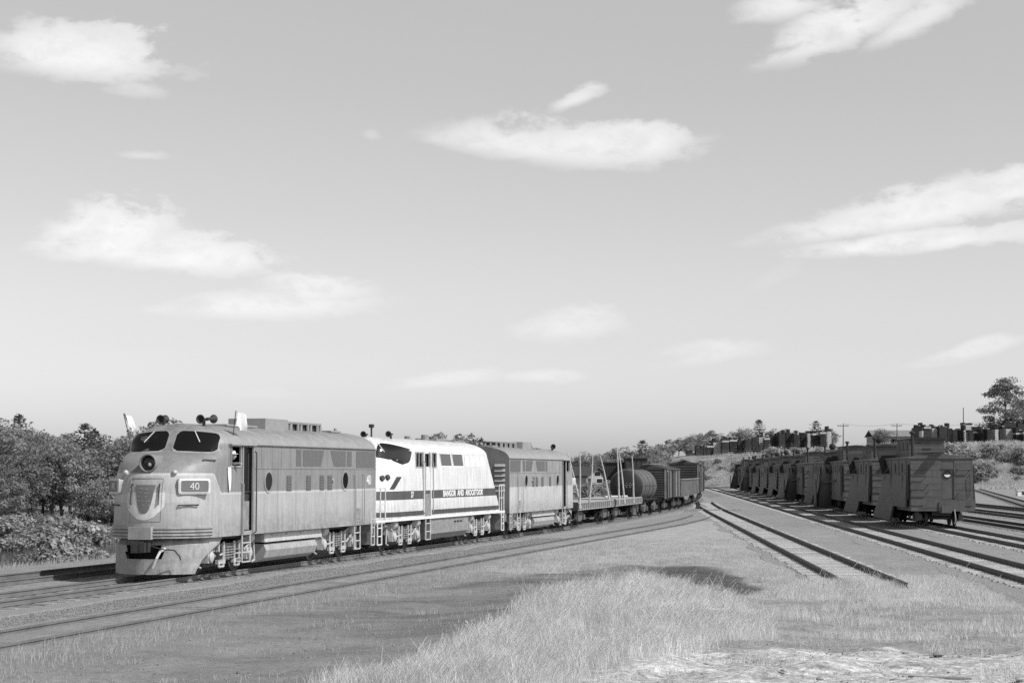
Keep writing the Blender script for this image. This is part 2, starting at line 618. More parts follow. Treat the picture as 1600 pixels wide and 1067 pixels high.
gx = axis([(-3000, -600, 200), (-600, -150, 25), (-150, -45, 4), (-45, -14, 1.0), (-14, 22, .28), (22, 60, 1.2), (60, 180, 4), (180, 600, 30), (600, 3000, 200)])
gy = axis([(-600, -60, 60), (-60, 15, 5), (15, 62, .34), (62, 140, 1.3), (140, 300, 4), (300, 420, 3), (420, 700, 20), (700, 6000, 250)])
GX, GY = np.meshgrid(gx, gy)
GZ = height(GX, GY)
nx, ny = len(gx), len(gy)
idx = np.arange(nx * ny).reshape(ny, nx)
fc = np.stack([idx[:-1, :-1], idx[:-1, 1:], idx[1:, 1:], idx[1:, :-1]], -1).reshape(-1, 4)

gm = bpy.data.materials.new('yard_ground')
gm.use_nodes = True
t = NT(gm.node_tree)
pos = t.n('ShaderNodeNewGeometry').outputs['Position']
def attr(nm):
    a = t.n('ShaderNodeAttribute'); a.attribute_name = nm
    return a.outputs['Fac']
fine = t.noise(pos, 9.0, 8, .75)
mid_n = t.noise(pos, 1.1, 6, .6)
big_n = t.noise(pos, .16, 4, .55)
px_, py_, pz_ = t.sep(pos)
stretched = t.noise(t.comb(t.m('MULTIPLY', px_, .5), t.m('MULTIPLY', py_, 1.6), 0.0), 1.3, 6, .7)
base = t.lin(big_n, .3, .7, .245, .29)
base = t.m('MULTIPLY', base, t.m('MULTIPLY', t.lin(mid_n, .3, .7, .84, 1.16), t.lin(stretched, .3, .7, .86, 1.14)))
dk = t.step(t.m('ADD', attr('dark'), t.m('ADD', t.m('MULTIPLY', t.m('SUBTRACT', stretched, .5), .9), t.m('MULTIPLY', t.m('SUBTRACT', fine, .5), 1.3))), .12, .80)
sd = t.step(t.m('ADD', attr('sand'), t.m('ADD', t.m('MULTIPLY', t.m('SUBTRACT', stretched, .5), 1.3), t.m('MULTIPLY', t.m('SUBTRACT', fine, .5), 1.6))), .42, .92)
gs = t.step(t.m('ADD', attr('grassy'), t.m('MULTIPLY', t.m('SUBTRACT', mid_n, .5), .5)), .25, .75)
v = t.mix(gs, base, t.lin(mid_n, .3, .7, .30, .42))
v = t.mix(dk, v, t.lin(mid_n, .3, .7, .075, .115))
v = t.mix(sd, v, t.m('MULTIPLY', t.lin(stretched, .35, .65, .34, .66), t.lin(t.noise(pos, 4.0, 8, .8), .36, .60, .50, 1.22)))
bk = attr('bank')
bankv = t.lin(t.noise(pos, .30, 6, .65), .32, .68, .13, .30)
v = t.mix(bk, v, bankv)
v = t.m('MULTIPLY', v, t.lin(fine, .34, .66, .58, 1.42))
cc = t.n('ShaderNodeCombineColor')
for i in range(3):
    t.t.links.new(v, cc.inputs[i])
p = t.n('ShaderNodeBsdfPrincipled')
t.t.links.new(cc.outputs[0], p.inputs['Base Color'])
p.inputs['Roughness'].default_value = .95
p.inputs['Specular IOR Level'].default_value = .1
b = t.n('ShaderNodeBump'); b.inputs['Strength'].default_value = .8; b.inputs['Distance'].default_value = .06
t.t.links.new(t.m('ADD', t.noise(pos, 5.0, 8, .75), t.m('MULTIPLY', stretched, .8)), b.inputs['Height'])
t.t.links.new(b.outputs[0], p.inputs['Normal'])
o_ = t.n('ShaderNodeOutputMaterial'); t.t.links.new(p.outputs[0], o_.inputs[0])

sand, dark, tall, midg = masks(GX, GY)
d_, a_ = dab(GX, GY)
# rougher, lumpier relief in the sandy corner
GZ = GZ + sand * (GY < 40) * (GY > 15) * .07 * vnoise(GX * 2.4, GY * 2.0, 8)
gme = np_mesh('ground', np.stack([GX, GY, GZ], -1).reshape(-1, 3), fc, gm)
far_g = ((GY > 332) & (GZ > .4)) | (d_ > 10)
for nm, arr in (('sand', sand), ('dark', dark), ('grassy', np.clip(tall * np.where(GX > 4.2 + .02 * GY, .35, 1.0) + midg * .7, 0, 1)), ('bank', sstep(np.where(far_g, 1.0, 0.0)))):
    at_ = gme.attributes.new(nm, 'FLOAT', 'POINT')
    at_.data.foreach_set('value', np.ascontiguousarray(arr, dtype=np.float32).ravel())
gme.polygons.foreach_set('use_smooth', [True] * len(gme.polygons))
tag(obj('ground', gme), 'cinder, gravel and grass ground of the railway yard', 'ground', kind='structure')

wm = MB(); wm.add([(-500, -300, -2.25), (120, -300, -2.25), (120, 420, -2.25), (-500, 420, -2.25)], [(0, 1, 2, 3)])
# keep the sheet of water only along the river trough
wv = []; wf = []
for i, a in enumerate(np.arange(-260, 330, 10.0)):
    for dd in (20, 52):
        pd = dd + .0035 * max(0, a - 70) ** 2
        q = P0 + U0 * a + NL * pd
        wv.append((q.x, q.y, -2.25))
    if i:
        k = 2 * i
        wf.append((k - 2, k - 1, k + 1, k))
rv = MB().add(wv, wf).build('river', M['water'])
tag(rv, 'narrow dark river below the far side of the tracks', 'river', kind='structure')


# ---- railway tracks
def resample(pts, step):
    pts = [Vector(p) for p in pts]
    out = [pts[0].copy()]; carry = 0.0
    for a, b_ in zip(pts[:-1], pts[1:]):
        L = (b_ - a).length; t_ = step - carry
        while t_ <= L:
            out.append(a.lerp(b_, t_ / L)); t_ += step
        carry = L - (t_ - step)
    return out


def normals(pts):
    n = []
    for i in range(len(pts)):
        a = pts[max(0, i - 1)]; b_ = pts[min(len(pts) - 1, i + 1)]
        d = (b_ - a).normalized()
        n.append(Vector((-d.y, d.x)))
    return n

RAILP = [(-.07, 0), (.07, 0), (.07, .014), (.014, .03), (.014, .098), (.036, .108), (.036, .14), (-.036, .14), (-.036, .108), (-.014, .098), (-.014, .03), (-.07, .014)]


def rail_mesh(pts, off, z0, name):
    n = normals(pts); k = len(RAILP); vs = []; fs = []
    for p_, nn in zip(pts, n):
        for (y, z) in RAILP:
            q = p_ + nn * (off + y)
            vs.append((q.x, q.y, z0 + z))
    for i in range(len(pts) - 1):
        for j in range(k):
            a = i * k + j; b_ = i * k + (j + 1) % k
            fs.append((a, b_, b_ + k, a + k))
    fs.append(tuple(range(k))); fs.append(tuple(range((len(pts) - 1) * k + k - 1, (len(pts) - 1) * k - 1, -1)))
    return MB().add(vs, fs)


tie_mb = MB().box(-.11, .11, -1.28, 1.28, -.10, 0)
TIE_ME = {}
for key in ('tie_pale', 'tie_dark'):
    variants = []
    for k in range(4):
        mb = MB()
        a = .105 + .012 * (k - 1.5)
        l0, l1 = -1.28 - .05 * (k % 2), 1.27 + .07 * (k == 2)
        mb.add([(-a, l0, -.12), (a, l0, -.12), (a, l1, -.12), (-a, l1, -.12), (-a * .93, l0, 0), (a * .97, l0 + .01, -.004), (a * .95, l1, -.003), (-a * .96, l1 - .01, .002)],
               [(0, 3, 2, 1), (4, 5, 6, 7), (0, 1, 5, 4), (1, 2, 6, 5), (2, 3, 7, 6), (3, 0, 4, 7)])
        variants.append(mb.mesh('tie', M[key]))
    TIE_ME[key] = variants


def track(label, pts, tie='tie_dark', rail='rail', zt=.06, near=0.0, spacing=.56, show=1.0, bedw=1.75, sink=.0, bedup=.0):
    """one stretch of track: ballast bed (root), two rails, ties; ties nearer than `near` are single objects"""
    fine_pts = resample(pts, 3.0)
    n = normals(fine_pts)
    vs = []; fs = []
    prof = [(-bedw - .5, -.06), (-bedw, .012), (-.9, .022), (0, .026), (.9, .022), (bedw, .012), (bedw + .5, -.06)]
    for i, (p_, nn) in enumerate(zip(fine_pts, n)):
        for j, (o, z) in enumerate(prof):
            jit = .22 * math.sin(i * 1.7 + j) + .2 * math.sin(i * .61 + 2 * j)
            q = p_ + nn * (o + (jit if j in (0, 1, 5, 6) else 0))
            vs.append((q.x, q.y, z + zt - .06 + (bedup if z > 0 else 0)))
    k = len(prof)
    for i in range(len(fine_pts) - 1):
        for j in range(k - 1):
            a = i * k + j
            fs.append((a, a + 1, a + 1 + k, a + k))
    root = MB().add(vs, fs).build('railway_track', M['ballast'])
    tag(root, label, 'railway track', 'tracks of the railway yard', 'structure')
    for sgn in (1, -1):
        rail_mesh(fine_pts, sgn * .7535, zt, 'rail').build('rail', M[rail], root)
    tp = resample(pts, spacing); tn = normals(tp)
    rest = MB(); cnt = 0
    for i, (p_, nn) in enumerate(zip(tp, tn)):
        ang = math.atan2(nn.y, nn.x) - math.pi / 2 + random.uniform(-.03, .03)
        sh = random.uniform(-.08, .08); zz = zt - .002 - sink + random.uniform(-.008, .004)
        q = p_ + nn * sh
        if random.random() > show:
            continue
        colx = 800 + FPX * q.x / max(q.y, 1)
        if q.y < near and q.y > 20 and -60 < colx < 1680 and cnt < 295:
            o = obj('tie', TIE_ME[tie][random.randrange(4)], root, (q.x, q.y, zz))
            o.rotation_euler = (0, 0, ang); cnt += 1
        else:
            Mx = Matrix.Translation((q.x, q.y, zz)) @ Matrix.Rotation(ang, 4, 'Z')
            rest.box(-.105, .105, -1.28, 1.28, -.1, 0, Mx)
    if rest.v:
        o = rest.build('tie', M[tie], root); o['kind'] = 'stuff'
    return root


def straight(c, slope, y0, y1):
    return [(c + slope * y, y) for y in np.linspace(y0, y1, 40)]

SL = 0.0761
track('main track carrying the train, curving away to the left', [T0(s) for s in np.arange(-62, 190, 2.0)], 'tie_dark', near=100, bedup=.02, rail='rail_rust')
track('second track behind the train, running along the river bank', [T0(s, 3.95) for s in np.arange(-62, 120, 2.0)], 'tie_dark', near=60, bedup=.028, rail='rail_rust')
# nearest track on the left, half buried in cinders, meeting the spur at the switch
U1 = Vector((.2453, .9694)); P1 = Vector((-4.75, 51.4))
pl = []
for s in np.arange(-52, 80.5, 2.0):
    q = P1 + U1 * s
    b_ = max(0, s - 52)
    q = q + Vector((-U1.y, U1.x)) * (b_ ** 2 / 560.0)
    pl.append(q)
track('half-buried track nearest the camera on the left', pl, 'tie_dark', zt=-.04, near=64, bedw=1.3, show=.22, sink=-.047, rail='rail_rust')
# spur on the right that ends in the grass
sp = []
for y in np.arange(48.2, 182, 2.0):
    x = 9.72 + .0655 * (y - 50)
    if y > 132:
        x += .00028 * (y - 132) ** 2
    sp.append((x, y))
track('spur track with pale ties that ends in the tall grass', sp, 'tie_pale', near=112, bedw=1.5)
ys = np.arange(30, 346, 3.0)
track('long track with pale ties beside the spur', [(11.0 + SL * y - .0016 * max(0, y - 320) ** 2, y) for y in ys], 'tie_pale', near=118)
track('track on which the row of snowplows stands', straight(15.6, SL, 38, 330), 'tie_pale', near=100)
track('first empty track behind the row of snowplows', straight(20.2, SL, 40, 318), 'tie_dark', near=85)
track('second empty track behind the row of snowplows', straight(24.8, SL, 45, 308), 'tie_dark', near=95)
track('third empty track behind the row of snowplows', straight(29.4, SL, 50, 300), 'tie_dark', near=0)
track('farthest track on the right, angling away to the bank', [(51.5 + .222 * (y - 187), y) for y in np.arange(110, 322, 3.0)], 'tie_dark', near=0)
track('distant track crossing at the foot of the lumber bank', [(x, 346 - .05 * (x - 40)) for x in np.arange(24, 62, 2.0)], 'tie_dark', near=0)

# ================================================================ LOCOMOTIVES
def paint_f3(lower=.43, upper=.25, roofv=.31):
    """two-tone paint: pale lower side, darker upper band dipping behind the nose, pale line between"""
    m = bpy.data.materials.new('cab_unit_paint'); m.use_nodes = True
    t = NT(m.node_tree)
    ob = t.n('ShaderNodeTexCoord').outputs['Object']
    x, y, z = t.sep(ob)
    # dividing height: high on the nose, low on the flanks
    bd = t.lin(t.step(x, 5.75, 6.25), 0, 1, 2.29, 2.83)
    up = t.m('GREATER_THAN', z, bd)
    dist = t.m('ABSOLUTE', t.m('SUBTRACT', z, bd))
    line = t.m('LESS_THAN', dist, .035)
    v = t.mix(up, lower, upper)
    v = t.mix(line, v, .52)
    # paler wing-shaped panel across the front of the nose
    wing = t.m('MULTIPLY', t.m('GREATER_THAN', x, 6.2), t.m('MULTIPLY', t.m('LESS_THAN', t.m('ABSOLUTE', t.m('SUBTRACT', z, 2.18)), t.m('SUBTRACT', .17, t.m('MULTIPLY', t.m('ABSOLUTE', y), .07))), t.m('LESS_THAN', t.m('ABSOLUTE', y), 1.12)))
    v = t.mix(wing, v, .50)
    roof = t.m('GREATER_THAN', z, 3.70)
    v = t.mix(roof, v, roofv)
    v = t.mix(t.m('LESS_THAN', x, -7.595), v, .19)  # rear end face painted darker, its shade put into the colour
    nz = t.noise(ob, 1.7, 6, .65)
    v = t.m('MULTIPLY', v, t.lin(nz, .3, .7, .92, 1.06))
    st = t.noise(t.comb(t.m('MULTIPLY', x, 6.0), t.m('MULTIPLY', y, 6.0), t.m('MULTIPLY', z, .45)), 1.5, 5, .7)
    v = t.m('MULTIPLY', v, t.lin(st, .42, .72, 1.0, .76))
    sp = t.noise(ob, 11.0, 6, .75)
    v = t.m('MULTIPLY', v, t.lin(sp, .30, .50, .86, 1.0))
    grime = t.m('MULTIPLY', t.step(z, 1.95, 1.05), t.lin(t.noise(ob, 4, 5, .7), .32, .66, .05, .42))
    soot = t.m('MULTIPLY', t.step(z, 3.62, 4.25), t.lin(t.noise(ob, 2.2, 6, .7), .38, .66, 0, .40))
    v = t.m('MULTIPLY', v, t.m('SUBTRACT', 1.0, soot))
    v = t.m('MULTIPLY', v, t.m('SUBTRACT', 1.0, grime))
    cc = t.n('ShaderNodeCombineColor')
    for i in range(3): t.t.links.new(v, cc.inputs[i])
    p = t.n('ShaderNodeBsdfPrincipled'); t.t.links.new(cc.outputs[0], p.inputs['Base Color'])
    t.t.links.new(t.lin(nz, .3, .7, .38, .55), p.inputs['Roughness']); p.inputs['Specular IOR Level'].default_value = .35
    b = t.n('ShaderNodeBump'); b.inputs['Strength'].default_value = .12; b.inputs['Distance'].default_value = .02
    t.t.links.new(t.noise(ob, 2.4, 3, .5), b.inputs['Height']); t.t.links.new(b.outputs[0], p.inputs['Normal'])
    o = t.n('ShaderNodeOutputMaterial'); t.t.links.new(p.outputs[0], o.inputs[0])
    return m


def paint_bl2():
    m = bpy.data.materials.new('white_unit_paint'); m.use_nodes = True
    t = NT(m.node_tree)
    ob = t.n('ShaderNodeTexCoord').outputs['Object']
    x, y, z = t.sep(ob)
    b1 = t.m('MULTIPLY', t.m('GREATER_THAN', z, 1.87), t.m('LESS_THAN', z, 2.19))
    b2 = t.m('MULTIPLY', t.m('GREATER_THAN', z, 1.25), t.m('LESS_THAN', z, 1.43))
    band = t.m('MAXIMUM', b1, b2)
    v = t.mix(band, .72, .09)
    nz = t.noise(ob, 1.5, 6, .65)
    st = t.noise(t.comb(t.m('MULTIPLY', x, 5.0), t.m('MULTIPLY', y, 5.0), t.m('MULTIPLY', z, .4)), 1.5, 5, .7)
    v = t.m('MULTIPLY', v, t.lin(st, .44, .74, 1.0, .66))
    v = t.m('MULTIPLY', v, t.lin(nz, .3, .7, .90, 1.04))
    sp = t.noise(ob, 10.0, 6, .75)
    v = t.m('MULTIPLY', v, t.lin(sp, .30, .48, .84, 1.0))
    grime = t.m('MULTIPLY', t.step(z, 2.0, 1.15), t.lin(t.noise(ob, 4, 5, .7), .34, .66, 0, .35))
    v = t.m('MULTIPLY', v, t.m('SUBTRACT', 1.0, grime))
    soot = t.m('MULTIPLY', t.step(z, 3.75, 4.15), t.lin(t.noise(ob, 2.0, 6, .7), .36, .66, 0, .35))
    v = t.m('MULTIPLY', v, t.m('SUBTRACT', 1.0, soot))
    cc = t.n('ShaderNodeCombineColor')
    for i in range(3): t.t.links.new(v, cc.inputs[i])
    p = t.n('ShaderNodeBsdfPrincipled'); t.t.links.new(cc.outputs[0], p.inputs['Base Color'])
    p.inputs['Roughness'].default_value = .45; p.inputs['Specular IOR Level'].default_value = .35
    o = t.n('ShaderNodeOutputMaterial'); t.t.links.new(p.outputs[0], o.inputs[0])
    return m

M['f3'] = paint_f3()
M['f3_pale'] = paint_f3(.53, .31, .33)
M['bl2'] = paint_bl2()


class Shell:
    """streamlined body: horizontal rings with a rounded front; tables give front, rounding and half width by height"""
    def __init__(s, zs, xf, D, w, xr, stations, q=.92, N=26):
        s.zs, s.st, s.q, s.N = zs, stations, q, N
        s._t = dict(xf=xf, D=D, w=w, xr=xr)

    def tab(s, k, z):
        tb = s._t[k]
        return float(np.interp(z, [a for a, _ in tb], [b for _, b in tb]))

    def front(s, y, z):
        xf, D, w_ = s.tab('xf', z), s.tab('D', z), s.tab('w', z)
        r = max(0.0, 1 - min(1.0, abs(y) / w_) ** 2)
        return xf - D + D * r ** (s.q / 2)

    def at(s, y, z, off=.012):
        """point on the front, pushed off along the normal"""
        e = .01
        x = s.front(y, z)
        dy = (s.front(y + e, z) - s.front(y - e, z)) / (2 * e)
        dz_ = (s.front(y, z + e) - s.front(y, z - e)) / (2 * e)
        n = Vector((1, -dy, -dz_)).normalized()
        return Vector((x, y, z)) + n * off, n

    def mesh(s, holes=()):
        mb = MB(); ns = len(s.st); K = 2 * (ns + 1) + s.N + 1
        vs = []
        for z in s.zs:
            xr, w_ = s.tab('xr', z), s.tab('w', z)
            xf, D = s.tab('xf', z), s.tab('D', z)
            ring = [(xr, -w_, z)] + [(x, -w_, z) for x in s.st]
            for i in range(s.N + 1):
                ph = -math.pi / 2 + math.pi * i / s.N
                ring.append((xf - D + D * max(0, math.cos(ph)) ** s.q, w_ * math.sin(ph), z))
            ring += [(x, w_, z) for x in reversed(s.st)] + [(xr, w_, z)]
            vs += ring
        fs = []
        for j in range(len(s.zs) - 1):
            for k in range(K):
                a, b_ = j * K + k, j * K + (k + 1) % K
                zc = (s.zs[j] + s.zs[j + 1]) / 2
                xs = (vs[a][0] + vs[b_][0]) / 2
                side = abs(vs[a][1] - vs[b_][1]) < 1e-6
                if side and any(h[0] < xs < h[1] and h[2] < zc < h[3] for h in holes):
                    continue
                if not side and any(len(h) > 4 and h[4] < (vs[a][1] + vs[b_][1]) / 2 < h[5] and h[2] < zc < h[3] and k not in (K - 1,) for h in holes):
                    continue
                fs.append((a, b_, b_ + K, a + K))
        fs.append(tuple(range(K - 1, -1, -1)))
        fs.append(tuple(range((len(s.zs) - 1) * K, len(s.zs) * K)))
        mb.add(vs, fs)
        return mb


def front_patch(sh, y0, y1, zb, zt, off, nu=14, nv=8, corner=.12, taper=None):
    """a panel lying on the rounded front; zb, zt = functions of u (0 at y0, 1 at y1)"""
    mb = MB()
    def fn(u, v):
        b_, t_ = zb(u), zt(u)
        mid, half = (b_ + t_) / 2, (t_ - b_) / 2
        e = corner
        k = 1.0
        if e > 0:
            du = min(u, 1 - u)
            if du < e:
                k = 1 - .38 * (1 - math.sqrt(max(0, 1 - ((e - du) / e) ** 2)))
        z = mid + half * k * (2 * v - 1)
        y = y0 + (y1 - y0) * u
        if taper:
            y = y0 + (y1 - y0) * .5 + (y1 - y0) * (u - .5) * taper(v)
        return tuple(sh.at(y, z, off)[0])
    mb.grid(fn, nu, nv)
    return mb


def wheelset(parent, name, x, r=.51, gauge=.7535, m='dark_metal', z0=0.0):
    mb = MB()
    for sg in (1, -1):
        mb.lathe((x, sg * (gauge - .045), r + z0), (0, sg, 0), [(0, r + .028), (.03, r + .02), (.035, r), (.12, r - .006), (.12, r - .07), (.09, r - .08), (.085, .16), (.13, .14), (.13, .06)], 20)
    mb.cyl((x, -gauge + .05, r + z0), (x, gauge - .05, r + z0), .085, n=8)
    return mb.build('wheel', M[m], parent, 40)


def loco_truck(root, xc, off):
    """two-axle passenger-style truck: side frames, swing hangers, springs, journals, brake cylinders"""
    ax = 1.37
    mb = MB()
    for sg in (1, -1):
        y0, y1 = sorted((sg * 1.02, sg * 1.16))
        prof = [(-2.05, .62), (-2.0, .98), (-1.55, 1.02), (-.7, .86), (.7, .86), (1.55, 1.02), (2.0, .98), (2.05, .62), (1.70, .60), (1.62, .42), (1.12, .42), (1.02, .66), (.45, .62), (.35, .38), (-.35, .38), (-.45, .62), (-1.02, .66), (-1.12, .42), (-1.62, .42), (-1.70, .60)]
        mb.prism([(xc + a, b_) for a, b_ in prof], 'y', y0, y1)
    mb.box(xc - .28, xc + .28, -1.0, 1.0, .45, .8)
    mb.box(xc - 1.95, xc - 1.75, -1.0, 1.0, .62, .84); mb.box(xc + 1.75, xc + 1.95, -1.0, 1.0, .62, .84)
    f = mb.build('truck', M['truck'], root, off=off)
    for dxx in (-ax, ax):
        w_ = wheelset(f, 'wheel', xc + dxx, .51)
        w_.location = off
        for sg in (1, -1):
            jb = MB()
            jb.box(xc + dxx - .17, xc + dxx + .17, *sorted((sg * 1.02, sg * 1.30)), .36, .70)
            jb.lathe((xc + dxx, sg * 1.30, .53), (0, sg, 0), [(0, .15), (.05, .15), (.08, .10), (.09, .03)], 12)
            jb.build('journal_box', M['silver'], f, 40, off)
    for sg in (1, -1):
        for dxx in (-.55, .55):
            hb = MB()                                            # swing hanger: a narrow U below the frame
            y = sg * 1.26
            hb.tube([(xc + dxx - .18, y, .92), (xc + dxx - .16, y, .22), (xc + dxx + .16, y, .22), (xc + dxx + .18, y, .92)], .035, 6)
            hb.box(xc + dxx - .25, xc + dxx + .25, *sorted((y - sg * .06, y + sg * .03)), .30, .42)
            hb.build('hanger', M['silver'], f, off=off)
        spg = MB()
        for k in range(4):
            for j in range(5):
                spg.cyl((xc - .33 + .22 * k, sg * 1.22, .44 + .075 * j), (xc - .33 + .22 * k, sg * 1.22, .48 + .075 * j), .085, n=8)
        spg.build('spring', M['truck'], f, off=off)
        for dxx in (-1.75, .98):
            bc = MB()
            bc.lathe((xc + dxx - .02, sg * 1.18, .98), (1, 0, 0), [(0, .05), (.03, .15), (.10, .185), (.32, .185), (.40, .15), (.42, .06)], 14)
            bc.cyl((xc + dxx + .40, sg * 1.18, .98), (xc + dxx + .68, sg * 1.18, .93), .025, n=6)
            bc.build('brake_cylinder', M['silver'], f, 40, off)
        rod = MB()
        rod.tube([(xc - 1.55, sg * 1.22, .80), (xc - .9, sg * 1.26, .55), (xc - .3, sg * 1.24, .56)], .03)
        rod.tube([(xc + 1.5, sg * 1.22, .82), (xc + .95, sg * 1.26, .52), (xc + .3, sg * 1.24, .58)], .03)
        rod.tube([(xc + 1.95, sg * 1.2, .82), (xc + 2.02, sg * 1.2, .30), (xc + 1.80, sg * 1.2, .24)], .03)
        rod.tube([(xc - 1.95, sg * 1.2, .82), (xc - 2.02, sg * 1.2, .30), (xc - 1.80, sg * 1.2, .24)], .03)
        rod.build('brake_rigging', M['silver'], f, off=off)['kind'] = 'stuff'
    return f


def ladder(root, x0, x1, y, zt, zb, rungs, off, m='silver', name='ladder'):
    mb = MB()
    mb.tube([(x0, y, zt), (x0, y, zb), ], .028); mb.tube([(x1, y, zt), (x1, y, zb)], .028)
    for i in range(rungs):
        z = zb + (zt - zb) * (i + .0) / rungs
        mb.cyl((x0, y, z), (x1, y, z), .024, n=6)
    return mb.build(name, M[m], root, off=off)


def grab(root, pts, off, m='grey_metal', r=.016, name='grab_iron'):
    return MB().tube(pts, r, 6).build(name, M[m], root, off=off)


F3_OFF = (7.6, 0, 0)
F3 = Shell(
    zs=[1.08, 1.2, 1.4, 1.65, 1.9, 2.15, 2.4, 2.6, 2.8, 2.93, 3.05, 3.16, 3.26, 3.34, 3.40, 3.45, 3.50, 3.56, 3.62, 3.72, 3.84, 3.95, 4.05, 4.13, 4.20, 4.25, 4.285],
    xf=[(1.05, 0), (1.8, -.02), (2.4, -.09), (2.8, -.20), (3.0, -.33), (3.16, -.52), (3.28, -.78), (3.37, -1.08), (3.43, -1.36), (3.50, -1.54), (4.05, -1.92), (4.15, -2.03), (4.285, -2.2)],
    D=[(1.05, 1.75), (2.6, 1.72), (3.0, 1.62), (3.2, 1.40), (3.4, .96), (3.5, .74), (3.7, .58), (4.05, .38), (4.285, .10)],
    w=[(1.05, 1.50), (3.70, 1.50), (3.84, 1.43), (3.95, 1.31), (4.05, 1.13), (4.13, .93), (4.20, .68), (4.25, .42), (4.285, .03)],
    xr=[(0, -15.2), (6, -15.2)],
    stations=[-13.8, -12.6, -9.0, -5.5, -4.05, -3.32, -3.16, -2.36])


